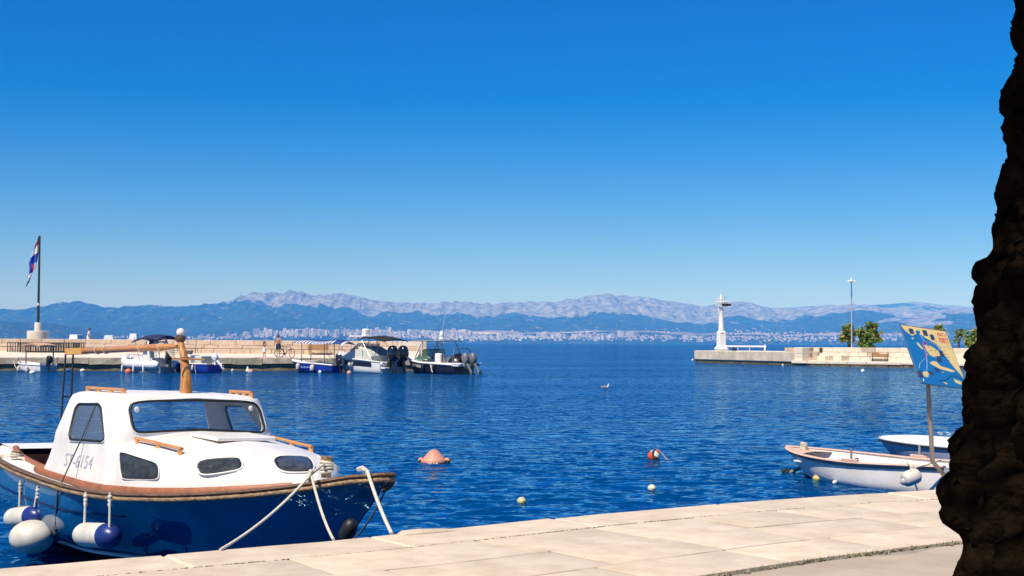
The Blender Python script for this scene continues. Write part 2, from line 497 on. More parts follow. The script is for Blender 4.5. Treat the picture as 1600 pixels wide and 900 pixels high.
BRNPAINT = mat("brown_deck_paint", (0.30, 0.11, 0.05), 0.55, var=0.25, scale=14)
RUBBER = mat("black_rubber", (0.012, 0.012, 0.013), 0.5)
ROPE = mat("rope_fibre", (0.62, 0.57, 0.47), 0.9, var=0.25, scale=60, bump=0.004, bscale=120)
ROPED = mat("dark_rope", (0.06, 0.06, 0.07), 0.9, var=0.3, scale=60)
FENDER = mat("fender_vinyl", (0.50, 0.47, 0.38), 0.5, var=.04, scale=4.5, col2=(0.72, 0.70, 0.64), detail=6)
FENDBLUE = mat("fender_blue", (0.015, 0.03, 0.17), 0.35)
CHROME = mat("polished_steel", (0.75, 0.75, 0.76), 0.18, metal=1.0)
DKMETAL = mat("dark_metal", (0.04, 0.04, 0.045), 0.5)
DKLINE = mat('dark_blue_line', (0.004, 0.02, 0.09), .3)
GLASSC = glass("clear_glass", (0.88, 0.92, 0.95), 0.95)
GLASSG = glass("grey_glass", (0.62, 0.68, 0.70), 0.45)
PORTG = mat("dusty_port_glass", (0.05, 0.055, 0.055), 0.16, var=0.5, scale=14)
LETTER = mat("faded_lettering", (0.40, 0.42, 0.47), 0.6, var=0.15, scale=40)

BOAT_M = Matrix.Translation((-3.069, 13.137, 0)) @ Euler((R(-2.035), 0, R(41.547 - 90))).to_matrix().to_4x4()
BOAT_I = BOAT_M.inverted()
def lray(px, py):
    return BOAT_I @ EYE, (BOAT_I.to_3x3() @ ray(px, py)).normalized()
def ly(px, py, y):
    o, d = lray(px, py); return o + d * ((y - o.y) / d.y)

SHX = [-3.9, -3.0, -2.4, -1.8, -1.2, -.5, .1, .66, 1.25, 1.55, 1.87, 2.17, 2.45, 2.7, 2.87, 3.1]
SHZ = [1.0, .93, .89, .848, .81, .776, .775, .797, .838, .868, .905, .948, .998, 1.058, 1.10, 1.125]
STZ = [-.25, 0, .25, .59, .755, .96, 1.02, 1.125]
STX = [1.5, 1.93, 2.2, 2.527, 2.70, 2.94, 3.01, 3.04]
BTT = [0, .15, .245, .34, .44, .54, .735, .9, 1.0]
BTB = [.03, .20, .38, .60, .84, .96, 1.025, 1.02, 1.0]      # aft sections: full and upright
BTF = [.03, .13, .24, .36, .49, .59, .755, .89, 1.0]      # forward sections: flared
def sheer(x): return float(np.interp(x, SHX, SHZ))
def plan(x, xs=3.1):
    if x >= 0: return max(0.0, 1 - min(1, x / xs) ** 2.2) ** 0.95
    return (1 - min(1, -x / 4.3) ** 4) ** 0.8
def beam(x): return 1.1 * plan(x)
def hull_pt(u, t, side):
    zb = -.25 + 1.375 * t
    xs = float(np.interp(zb, STZ, STX))
    x = u * xs if u >= 0 else u * (3.8 - .25 * (1 - t))
    k = min(1, max(0, (x + .75) / 1.3)); k = k * k * (3 - 2 * k)
    b = 1.1 * ((1 - k) * float(np.interp(t, BTT, BTB)) + k * float(np.interp(t, BTT, BTF))) * plan(x, xs)
    return Vector((x, side * max(b, 0.006), -.25 + (sheer(x) + .25) * t))

def cabin_boat():
    root = thing("cabin_boat", "blue wooden motorboat with a white cabin moored bow-on to the near quay", "boat")
    root.location = BOAT_M.to_translation(); root.rotation_euler = BOAT_M.to_euler()
    ts = [0, .06, .12, .18, .245, .3, .36, .42, .48, .54, .62, .7, .8, .9, 1.0]
    us = list(np.linspace(-1, 0, 18)) + list(np.linspace(0, 1, 36) ** 0.85)[1:]
    mb = MB()
    rings = []
    for u in us:
        rings.append([hull_pt(u, t, -1) for t in reversed(ts)] + [hull_pt(u, t, 1) for t in ts])
    mb.loft(rings, closed=False, caps=False)
    mb.f.append(tuple(range(len(rings[0]))))
    hull = mb.build("hull", HULLBLUE, root, smooth=50)
    hull.data.materials.append(BOOT)
    for p in hull.data.polygons:
        if p.center.z < 0.05: p.material_index = 1
    # bilge strip seen along the turn of the hull
    mb = MB()
    pts = [hull_pt(u, .40, -1) + Vector((0, -.008, -.006)) for u in np.linspace(-.95, .5, 24)]
    mb.tube(pts, .012, 6)
    mb.build("bilge_strip", WHITE2, hull, smooth=60)
    mb = MB(); mb.tube([hull_pt(u, .80, -1) + Vector((0, -.004, 0)) for u in np.linspace(-.99, .12, 30)], .009, 5)
    mb.build('cove_line', DKLINE, hull, smooth=60)
    # deck
    mb = MB(); rings = []
    for x in np.linspace(-1.5, 3.05, 36):
        b = max(beam(x) - .02, .02)
        rings.append([Vector((x, b * k, sheer(x) - .012 + .035 * (1 - k * k))) for k in np.linspace(-1, 1, 11)])
    mb.loft(rings, closed=False, caps=False)
    for s in (-1, 1):
        rings = []
        for x in np.linspace(-3.75, -1.5, 18):
            b = beam(x) - .02
            rings.append([Vector((x, s * b, sheer(x) - .012)), Vector((x, s * (b - .24), sheer(x) + .012))])
        mb.loft(rings, closed=False, caps=False)
    x0, x1 = -3.8, -3.3
    mb.add([(x0, -beam(x0) + .02, sheer(x0) + .008), (x1, -beam(x1) + .24, sheer(x1) + .016), (x1, beam(x1) - .24, sheer(x1) + .016), (x0, beam(x0) - .02, sheer(x0) + .008)], [(0, 1, 2, 3)])
    mb.build("deck", WHITE2, root, smooth=40)
    # cockpit well
    mb = MB()
    for s in (-1, 1):
        rings = []
        for x in np.linspace(-3.3, -1.5, 10):
            y = s * (beam(x) - .26)
            rings.append([Vector((x, y, sheer(x) + .012)), Vector((x, y * .95, .25))])
        mb.loft(rings, closed=False, caps=False)
    mb.box((-2.4, 0, .36), (1.8, 1.1, .03)); mb.box((-3.31, 0, .6), (.03, 1.1, .6)); mb.box((-3.05, 0, .55), (.4, 1.2, .04))
    mb.build("cockpit", mat("cockpit_brown", (0.11, 0.04, 0.02), 0.6, var=.3, scale=6), root)
    mb = MB()
    for s in (-1, 1):
        pts = [Vector((x, s * (beam(x) - .27), sheer(x) + .03)) for x in np.linspace(-3.32, -1.5, 11)]
        mb.tube(pts, (.022, .035), 8)
    mb.build("coaming", BRNPAINT, root, smooth=50)
    # gunwale cap and rub rail run round the bow
    def run(off, dz, ra, rb, name, m, x0=-3.81):
        xs = list(np.linspace(x0, 2.2, 34)) + list(np.linspace(2.3, 2.98, 12))
        path = []
        for s, xx in ((-1, xs), (1, list(reversed(xs)))):
            for x in xx:
                path.append(Vector((x + off * max(0, (x - 2.2)) * .6, s * (beam(x) + off * (1 - max(0, x - 2.6) * .8)), sheer(x) + dz)))
        k = len(xs)
        path.insert(k, Vector((3.055 + off, 0, 1.125 + dz)))
        path.insert(k, Vector((3.035 + off, -.07, 1.125 + dz))); path.insert(k + 2, Vector((3.035 + off, .07, 1.125 + dz)))
        b = MB(); b.tube(path, [(ra, rb)] * len(path), 8)
        return b.build(name, m, root, smooth=70)
    run(.010, .014, .018, .034, "gunwale", RAILD)
    run(.022, -.024, .021, .022, "rub_rail", RAILW)
    # ---- wheelhouse
    def rrect(z, f, a, hw, rf=.17, ra=.05, n=6):
        out = []
        for cx, cy, r_, a0 in ((f - rf, hw - rf, rf, 0), (a + ra, hw - ra, ra, 90), (a + ra, -hw + ra, ra, 180), (f - rf, -hw + rf, rf, 270)):
            for i in range(n + 1):
                g = R(a0 + 90 * i / n)
                out.append(Vector((cx + r_ * math.cos(g), cy + r_ * math.sin(g), z)))
        return out
    LV = [(.70, .12, -1.66, .955), (.78, .10, -1.60, .95), (.88, .085, -1.51, .94), (1.0, .065, -1.44, .922), (1.14, .045, -1.395, .90), (1.26, .025, -1.375, .892),
          (1.40, -.015, -1.355, .845), (1.52, -.05, -1.34, .805), (1.61, -.07, -1.33, .772), (1.645, -.085, -1.315, .752), (1.67, -.12, -1.28, .70), (1.688, -.22, -1.18, .58), (1.70, -.36, -1.02, .40), (1.704, -.55, -.85, .2)]
    mb = MB(); mb.loft([rrect(z, f, a, h, min(.17, h * .5), min(.05, h * .3)) for z, f, a, h in LV])
    om = mb.mesh("o", None)
    IV = [(.40, .06, -2.4, .90)] + [(z, f - .045, -2.4, h - .04) for z, f, a, h in LV[1:9]] + [(1.635, -.15, -2.4, .66), (1.652, -.3, -2.4, .5)]
    mb = MB(); mb.loft([rrect(z, f, a, h, min(.13, h * .5), .02) for z, f, a, h in IV])
    im = mb.mesh("i", None)
    bvh = BVHTree.FromPolygons([v.co[:] for v in om.vertices], [p.vertices[:] for p in om.polygons])
    def on(bv, px, py):
        o, d = lray(px, py)
        h, n, i, dist = bv.ray_cast(o, d)
        return h, n
    def smooth_loop(pts, k=2, r_=.055):
        for _ in range(k):
            q = []
            for i in range(len(pts)):
                a, b = pts[i], pts[(i + 1) % len(pts)]
                f = min(.25, r_ / max(1e-4, (b - a).length))
                q += [a.lerp(b, f), a.lerp(b, 1 - f)]
            pts = q; r_ *= .35
        return pts
    def outline(bv, pix, k=2):
        return smooth_loop([on(bv, *p)[0] for p in pix], k)
    side = outline(bvh, [(120, 631), (158, 632), (165, 690), (107, 687)], 2)
    front = outline(bvh, [(201, 631), (225, 627), (300, 625.5), (380, 627), (403, 631), (415, 676), (395, 675.5), (310, 671), (225, 676), (209, 675)], 2)
    portside = [Vector((p.x * .86 - .03, -p.y, p.z)) for p in reversed(side)]
    def ob(name, me): return link(name, me)
    shell = ob("cabin_shell", om); inner = ob("i", im)
    cut = [inner]
    mb = MB(); mb.prism([p + Vector((0, -.25, 0)) for p in side], (0, .5, 0)); cut.append(mb.build("c1"))
    mb = MB(); mb.prism([p + Vector((0, -.25, 0)) for p in portside], (0, .5, 0)); cut.append(mb.build("c2"))
    mb = MB(); mb.prism([p + Vector((-.25, 0, 0)) for p in front], (.5, 0, 0)); cut.append(mb.build("c3"))
    for c in cut:
        md = shell.modifiers.new("b", 'BOOLEAN'); md.operation = 'DIFFERENCE'; md.object = c; md.solver = 'EXACT'
    dg = bpy.context.evaluated_depsgraph_get()
    me = bpy.data.meshes.new_from_object(shell.evaluated_get(dg))
    for o in [shell] + cut: bpy.data.objects.remove(o, do_unlink=True)
    me.materials.clear(); me.materials.append(WHITE)
    me.name = "wheelhouse"; set_smooth(me, 32)
    wh = link("wheelhouse", me, root)
    def framed(name, loop, n, gmat, parent, rb=.013, rw=.008, off=0.0, surf=None):
        c = sum(loop, Vector()) / len(loop)
        lp = [p + n * (off + .004) for p in loop]
        b = MB()
        if surf is None: b.add(lp, [tuple(range(len(lp)))])
        else:
            m_ = len(loop); vs = []
            for f in (1, .75, .5, .25, .02):
                for p in loop:
                    q, nn_, i_, d_ = surf.find_nearest(c + (p - c) * f)
                    vs.append(q + n * .011)
            b.add(vs, [(r_ * m_ + k, r_ * m_ + (k + 1) % m_, (r_ + 1) * m_ + (k + 1) % m_, (r_ + 1) * m_ + k) for r_ in range(4) for k in range(m_)] + [tuple(4 * m_ + k for k in range(m_))])
        g = b.build(name, gmat, parent, fix=False)
        for p_ in g.data.polygons:
            if p_.normal.dot(n) < 0: p_.flip()
        b = MB(); b.tube(lp + [lp[0], lp[1]], rb, 6, caps=False); b.build("seal", RUBBER, g, smooth=80)
        lo = [c + (p - c) * (1 + .022 / max(.1, (p - c).length)) + n * (off + .002) for p in loop]
        b = MB(); b.tube(lo + [lo[0], lo[1]], rw, 6, caps=False); b.build("trim", WHITE2, g, smooth=80)
        return g
    framed("side_window", side, Vector((0, -1, .15)), GLASSG, root)
    framed("side_window", portside, Vector((0, 1, .15)), GLASSC, root)
    framed("windscreen", front, Vector((1, 0, .25)), GLASSC, root)
    # wiper motor discs on the windscreen
    for px, py in ((213, 640), (391, 638)):
        h, n = on(bvh, px, py); h = h or ly(px, py, 0)
        b = MB(); b.ball(h + Vector((.012, 0, 0)), (.008, .028, .028), 10, 6)
        b.build("wiper_boss", WHITE2, root, smooth=60)
    # ---- coachroof (trunk) in front
    def tw(x, k=1.0): return .93 * max(0, 1 - min(1, x / 2.15) ** 2.25) ** .66
    def top(x): return 1.335 - .045 * x
    rings = []
    for ins, lev in ((0, -9), (.012, .235), (.03, .18), (.06, .152), (.11, .128), (.2, .098), (.4, .05), (.7, .015), (.97, 0)):
        ring = []
        for s, rng in ((-1, np.linspace(0, 1, 26)), (1, np.linspace(1, 0, 26)[1:])):
            for q in rng:
                x = 2.15 * (1 - (1 - q) ** 1.7)
                y = tw(x)
                xx = x * (1 - ins * .75) - .03; yy = y * (1 - ins)
                z = sheer(x) - .03 if lev == -9 else top(xx) - lev * (1 if x < 1.9 else 1)
                ring.append(Vector((xx, s * yy, z)))
        rings.append(ring)
    mb = MB(); mb.loft(rings, True, True)
    tm = mb.mesh("coachroof", WHITE, smooth=50)
    tr = link("coachroof", tm, root)
    bv2 = BVHTree.FromPolygons([v.co[:] for v in tm.vertices], [p.vertices[:] for p in tm.polygons])
    ports = [[(189, 709), (193, 708), (243, 724), (247, 728), (247, 745), (243, 748), (196, 747), (192, 744)],
             [(316, 720.5), (345, 718), (369, 717), (374, 720), (376.5, 727), (373, 734), (345, 738), (322, 741), (314, 738), (310, 729)],
             [(432, 718), (440, 714.5), (478, 715.5), (485, 721), (488, 731), (484, 737), (465, 738), (445, 737.5), (436, 732), (431, 724)]]
    for ip, pix in enumerate(ports):
        hits = [on(bv2, *p) for p in pix]
        loop = smooth_loop([h for h, n in hits if h is not None], 1)
        c = sum(loop, Vector()) / len(loop)
        n = sum((n for h, n in hits if h is not None), Vector()).normalized()
        if n.dot(c - Vector((c.x, 0, c.z - .3))) < 0: n = -n
        framed("porthole", loop, n, PORTG, tr, .010, .0075, .004, bv2)
        if ip < 2: framed("porthole", [Vector((p.x, -p.y, p.z)) for p in reversed(loop)], Vector((n.x, -n.y, n.z)), PORTG, tr, .010, .0075, .004, bv2)
    # hatch
    b = MB(); b.box((.62, 0, top(.62) + .006), (.52, .62, .035), (0, R(2), 0)); b.build("hatch", WHITE, root, bevel=.008)
    # brown plank at the foot of the cabin
    b = MB()
    for s in (-1, 1):
        pts = [Vector((x, s * (.965 - .0 * x), sheer(x) + .035)) for x in np.linspace(-1.62, 0, 12)] + [Vector((x, s * (tw(x) + .028), sheer(x) + .04)) for x in np.linspace(.1, 2.05, 24)]
        b.tube(pts, (.034, .02), 6, up=(0, 0, 1))
    b.build("cabin_plank", BRNPAINT, root, smooth=60)
    # handrails
    def rail(p0, p1, n=4):
        p0 = Vector(p0); p1 = Vector(p1)
        b = MB(); b.tube([p0 + Vector((0, 0, .045)), p1 + Vector((0, 0, .045))], (.016, .02), 8)
        for k in range(n):
            p = p0.lerp(p1, (k + .08) / (n - 1 + .16)); d = (p1 - p0).normalized()
            b.tube([p - Vector((0, 0, .02)), p + Vector((0, 0, .046))], [(.018, .045), (.016, .026)], 8, up=(0, 1, 0))
        b.build("handrail", VARN, root, smooth=50)
    for s in (-1, 1):
        rail((-1.24 if s < 0 else -.56, s * .63, 1.668), (-.38 if s < 0 else -.14, s * .63, 1.668), 4)
        rail((.12, s * .735, 1.232), (.93, s * .687, 1.180), 3)
    # mast, boom, crutch
    MP = [(290.5, 614, 20), (291, 596, 18), (290.2, 580, 15.5), (288.4, 562, 13), (284.5, 545, 11), (281.7, 532, 9.5)]
    pts = []; rs = []
    for px, py, w in MP:
        p = ly(px, py, 0); pts.append(p); rs.append(w / 2 * 13.4 / 2100)
    b = MB(); b.tube(pts, [(r_, r_ * .95) for r_ in rs], 12, up=(0, 1, 0)); mast = b.build("mast", MASTW, root, smooth=60)
    tp = pts[-1]
    b = MB(); b.lathe([(.03, -.02), (.05, 0), (.056, .02), (.05, .045), (.036, .05)], 14, tp); b.build("mast_cap", RAILD, mast, smooth=50)
    b = MB(); b.lathe([(.034, .05), (.042, .055), (.043, .085), (.038, .105), (.022, .12), (.004, .124)], 16, tp); b.build("anchor_light", mat("lamp_dome_plastic", (.72, .70, .66), .25), mast, smooth=60)
    b = MB(); q = ly(290, 561, 0); b.tube([q + Vector((.06, -.17, 0)), q + Vector((.06, .18, 0))], .009, 8); b.build("cross_stick", VARN, mast, smooth=60)
    b = MB(); q = ly(290, 561, 0); b.tube([q + Vector((0, 0, -.01)), q + Vector((0, 0, .02))], [(rs[3] + .008,) * 2] * 2, 12, up=(0, 1, 0)); b.build("mast_band", RAILD, mast, smooth=50)
    a0 = ly(277, 541, 0); a1 = ly(107, 549.5, 0)
    b = MB(); b.tube([a0, a0.lerp(a1, .06), a0.lerp(a1, .12), a0.lerp(a1, .84), a0.lerp(a1, .845)], [.018, .032, .036, .036, .03], 10); boom = b.build("boom", VARN, root, smooth=50)
    d = (a1 - a0)
    b = MB(); b.box(a0.lerp(a1, .92), (d.length * .17, .075, .072), Euler((0, math.atan2(d.z, -d.x) * 1, 0)).to_matrix()); b.build("boom_end", mat("pale_boom_end", (.62, .30, .05), .4, scale=6, col2=(.70, .40, .10), stretch=(1, 9, 9)), boom)
    for f in (.13, .3, .62, .7): 
        b = MB(); p = a0.lerp(a1, f); b.tube([p + Vector((.012 * math.cos(k), .040 * math.cos(k * 1.0), .040 * math.sin(k))) for k in np.linspace(0, 6.4, 14)], .006, 5); b.build("boom_lashing", ROPE, boom, smooth=80)
    b = MB()
    for k in range(7):
        b.tube([a0 + Vector((.02 - .02 * k, .02, .02)), a0 + Vector((.09, .03 * (k - 3) * .4, -.03 - .025 * k)), a0 + Vector((-.18 + .02 * k, -.02, -.05 - .012 * k))], .006, 5)
    o = b.build("gooseneck_lashing", ROPE, boom, smooth=80); o['kind'] = 'stuff'
    b = MB()
    e = a1 + Vector((.03, 0, 0))
    for s in (-1, 1):
        b.tube([e + Vector((0, s * .045, -.03)), e + Vector((-.02 , s * .06, -1.25))], .011, 6)
    b.tube([e + Vector((-.01, -.05, -.52)), e + Vector((-.01, .05, -.52))], .009, 6)
    b.build("boom_crutch", DKMETAL, root, smooth=60)
    # bitts
    def bitt(p, r_, h):
        b = MB(); b.lathe([(r_ * .8, -.05), (r_ * .85, h * .45), (r_ * 1.1, h * .5), (r_ * 1.12, h * .75), (r_ * .95, h * .8), (r_ * 1.05, h * .97), (r_ * .9, h)], 8, p)
        o = b.build("bitt", RAILW, root)
        b = MB()
        for k in range(4):
            b.tube([Vector(p) + Vector(((r_ * .86 + .012) * math.cos(g), (r_ * .86 + .012) * math.sin(g), h * .06 + .022 * k + .01 * math.sin(g + k))) for g in np.linspace(0, 6.4, 16)], .011, 6, caps=False)
        b.build("rope_turns", ROPE, o, smooth=80)
    pb = ly(510, 734, -.12); bitt((pb.x, pb.y, pb.z - .015), .052, .125)
    q = ly(25, 719, -.80); bitt((q.x, q.y, q.z - .01), .055, .11)
    b = MB()
    for k in range(5):
        rr_ = .05 + .012 * k
        b.tube([Vector((q.x - .28 + rr_ * math.cos(g), q.y - .06 + rr_ * 1.2 * math.sin(g), q.z + .01 + .012 * ((k * 3 + int(g)) % 3))) for g in np.linspace(0, 6.3, 16)], .011, 6, caps=False)
    b.build("rope_coil", ROPE, root, smooth=80); b = MB()
    b.tube([q + Vector(v_) for v_ in ((.06, .0, .03), (.16, .02, .03), (.24, .02, -.03), (.27, .03, -.16))], .014, 6)
    b.build("stern_rope", ROPE, root, smooth=80)
    # small chrome stern rail on the port quarter
    b = MB(); b.tube([(-1.75, .82, .82), (-1.75, .82, 1.06), (-1.78, .80, 1.09), (-2.2, .78, 1.09), (-2.25, .78, 1.05), (-2.25, .78, .82)], .012, 8); b.build("stern_rail", CHROME, root, smooth=70)
    # fairlead at the bow
    b = MB(); q = ly(573, 740, -.12); b.lathe([(.03, 0), (.03, .03), (.012, .05)], 10, q + Vector((0, 0, -.02))); b.build("fairlead", CHROME, root, smooth=40)
    # lettering on the cabin side
    cu = bpy.data.curves.new("registration", 'FONT'); cu.body = "ST-6154"; cu.size = .205; cu.extrude = .0012; cu.shear = .12; cu.space_character = 1.08
    to = bpy.data.objects.new("t", cu); COL.objects.link(to)
    me = bpy.data.meshes.new_from_object(to.evaluated_get(bpy.context.evaluated_depsgraph_get())); bpy.data.objects.remove(to, do_unlink=True)
    me.materials.clear(); me.materials.append(LETTER); me.name = "registration"
    p0, n0 = on(bvh, 99, 727); p1, n1 = on(bvh, 143, 733)
    w = max(v.co.x for v in me.vertices)
    ex = (p1 - p0); sc_ = ex.length / w; ex.normalize()
    nn = Vector((0, -1, .16)).normalized(); ez = nn.cross(ex).normalized(); nn = ex.cross(ez)
    Mx = Matrix((ex * sc_, ez * sc_ * 1.02, nn)).transposed()
    for v in me.vertices: v.co = p0 + Mx @ v.co + nn * .004
    link("registration", me, root)
    # stay line from the roof rail down the side
    b = MB(); b.tube([ly(153, 618, -.68), ly(149, 634, -.80), ly(126, 688, -.93), ly(90, 768, -1.12)], .0065, 6)
    b.tube([ly(90, 768, -1.135), ly(88, 795, -1.13), ly(87, 820, -1.08)], .010, 6); b.ball(ly(88, 825, -1.06), (.03, .03, .04), 8, 6); b.ball(ly(87, 832, -1.06), (.025, .03, .035), 8, 6)
    b.build("side_line", ROPED, root, smooth=80)
    return root
BOAT = cabin_boat()

# ---- fenders hanging on the boat's side
def fender_cyl(px0, px1, r_, y, label, ropes):
    a = BOAT_M @ ly(*px0, y); c = BOAT_M @ ly(*px1, y)
    mid = (a + c) / 2
    t = thing("fender", label, "fender", mid, 0, "fenders along the cabin boat's side")
    a -= mid; c -= mid
    L = (c - a)
    rs = [.2, .6, .85, .97, 1, 1, 1, .97, .9]; fs = [0, .03, .08, .14, .22, .5, .7, .74, .76]
    b = MB(); b.tube([a + L * f for f in fs], [r_ * k for k in rs], 18); b.build("body", FENDER, t, smooth=60)
    b = MB(); b.tube([a + L * f for f in (.74, .77, .84, .92, .97, 1.0)], [r_ * k for k in (1.0, 1.01, .98, .8, .5, .22)], 18); b.build("end_cap", FENDBLUE, t, smooth=60)
    for p, q in ropes:
        b = MB(); P = BOAT_M @ ly(*p, y - .02) - mid; Q = BOAT_M @ ly(*q, y - .03) - mid
        b.tube([P + Vector((0, 0, .02)), P.lerp(Q, .5), Q], .012, 6)
        for k in range(3): b.ball(P - Vector((0, 0, .02 + .035 * k)), (.022, .022, .024), 8, 6)
        b.build("rope", ROPE, t, smooth=80)
    return t
fender_cyl((15, 810), (62, 806), .105, -1.10, "white cylindrical fender with blue end above the round fender", [((32, 754), (30, 794)), ((59, 763), (54, 792))])
fender_cyl((124, 835), (181, 838), .112, -1.16, "white cylindrical fender with blue end nearest the quay", [((134, 772), (132, 818)), ((172, 773), (171, 832))])
def ball_fender():
    c = BOAT_M @ ly(50, 839, -1.16)
    t = thing("ball_fender", "big round off-white fender touching the water by the blue hull", "fender", c, 0, "fenders along the cabin boat's side")
    b = MB(); b.ball((0, 0, 0), (.215, .215, .165), 24, 14)
    b.build("body", FENDER, t, smooth=80)
    u = Vector((.2, .05, -.01))
    b = MB(); b.tube([u * .9, u * 1.12, u * 1.3], [.06, .045, .03], 10); b.build("eye", FENDBLUE, t, smooth=60)
    P = BOAT_M @ ly(88, 825, -1.08) - c
    b = MB(); b.tube([u * 1.25, P.lerp(u * 1.25, .4) - Vector((0, 0, .02)), P], .011, 6); b.build("rope", ROPED, t, smooth=80)
ball_fender()
# ---- mooring lines to the quay
def line(label, pts, r_, m, group="mooring lines of the cabin boat", cat="rope"):
    c = sum(pts, Vector()) / len(pts)
    b = MB(); b.tube([p - c for p in pts], r_, 8)
    o = b.build("mooring_line", m, None, smooth=80); o.location = c
    return tag(o, label, cat, group)
QZ = 0.75
def bp(px, py, y): return BOAT_M @ ly(px, py, y)
line("doubled white mooring rope slanting down left from the bow cleat to the quay", bez(bp(486, 741, -.50), PZ(344, 859, QZ + .01), .05), .011, ROPE)
line("white mooring rope falling steeply from the bow cleat to the quay", bez(bp(487, 744, -.50), PZ(521, 843, QZ + .01), .05), .0115, ROPE)
line("white mooring rope from the bow tip fairlead to the quay", bez(bp(574, 736, -.14), PZ(612, 833.5, QZ + .01), .03), .015, ROPE)
line("thin black mooring line from under the bow tip to the quay", bez(bp(601, 769, 0), PZ(556, 840, QZ - .15), .03), .008, ROPED)
def bow_extras():
    b = MB()
    c = bp(486, 741, -.50)
    for k in range(5):
        b.ball(c + Vector((RNG.normal(0, .012), RNG.normal(0, .012), .02 - .015 * k)), .022, 8, 6)
    p0 = bp(486, 741, -.50); p1 = bp(510, 733, -.1)
    b.tube([p0, p0.lerp(p1, .5) + Vector((0, 0, .03)), p1 + Vector((0, 0, .05))], .013, 6)
    p1 = bp(574, 737, -.13); p2 = bp(560, 733, .1)
    b.tube([p1, p1.lerp(p2, .5) + Vector((0, 0, .02)), p2], .02, 6)
    o = b.build("knotted_rope", ROPE, None, smooth=80); tag(o, "white rope knotted round the bow cleat of the cabin boat", "rope")
bow_extras()
def rubber_buoy():
    D = 10.75
    c = PY(544, 829, D)
    t = thing("rubber_fender", "black rubber fender hanging on the quay below the boat's bow", "fender", c)
    b = MB(); b.lathe([(.01, -.11), (.05, -.10), (.062, -.06), (.066, 0), (.062, .05), (.045, .09), (.015, .105)], 16, M=Euler((R(20), R(28), 0)).to_matrix()); b.build("body", RUBBER, t, smooth=70)
    b = MB(); b.tube([Vector((-.01, -.02, -.09)), Vector((-.02, -.06, -.17)), Vector((-.03, -.35, -.12))], .008, 6); b.build("rope", ROPED, t, smooth=80)
rubber_buoy()
# ================================================================ NEAR QUAY
STONE = mat("pale_limestone", (0.51, 0.415, 0.31), 0.8, scale=3.5, col2=(0.65, 0.55, 0.43), var=.14, bump=.006, bscale=11)
STONEW = mat("quay_face_stone", (0.20, 0.18, 0.14), 0.85, scale=3, col2=(0.38, 0.33, 0.26), bump=.01, bscale=8)
def ground_mat():
    m = mat("gritty_concrete", (0.37, 0.31, 0.235), 0.9, scale=1.6, col2=(0.48, 0.405, 0.31), bump=.004, bscale=140)
    return m
CONC = ground_mat()
CRACK = mat("joint_dirt", (0.13, 0.105, 0.07), 0.95, scale=9, col2=(0.32, 0.26, 0.19))
EDGE = [(-40, -16), (-9, 5.0), (-3.3, 8.66), (-1.27, 9.95), (-.3, 10.72), (.6, 11.42), (1.75, 12.2), (3.08, 12.97), (4.37, 13.54), (7, 14.5), (14, 16.4), (60, 26)]
def chain():
    seg = []; L = 0
    for a, b in zip(EDGE, EDGE[1:]):
        l = math.hypot(b[0] - a[0], b[1] - a[1]); seg.append((L, l, a, b)); L += l
    return seg, L
CH, CHL = chain()
def edge_at(s, d, z=QZ):
    for L, l, a, b in CH:
        if s <= L + l or (L, l, a, b) == CH[-1]:
            f = (s - L) / l; break
    def nrm(i):
        L, l, a, b = CH[max(0, min(len(CH) - 1, i))]
        return Vector(((b[1] - a[1]) / l, -(b[0] - a[0]) / l))
    i = CH.index((L, l, a, b))
    n = nrm(i)
    # ease the normal round the bends so that slabs stay joined
    n = (n.lerp((n + nrm(i + 1)) / 2, max(0, f * 2 - 1)) if f > .5 else ((n + nrm(i - 1)) / 2).lerp(n, f * 2)).normalized()
    return Vector((a[0] + (b[0] - a[0]) * f + n.x * d, a[1] + (b[1] - a[1]) * f + n.y * d, z))
S0 = CH[1][0] + 1.0      # where the paving that matters starts
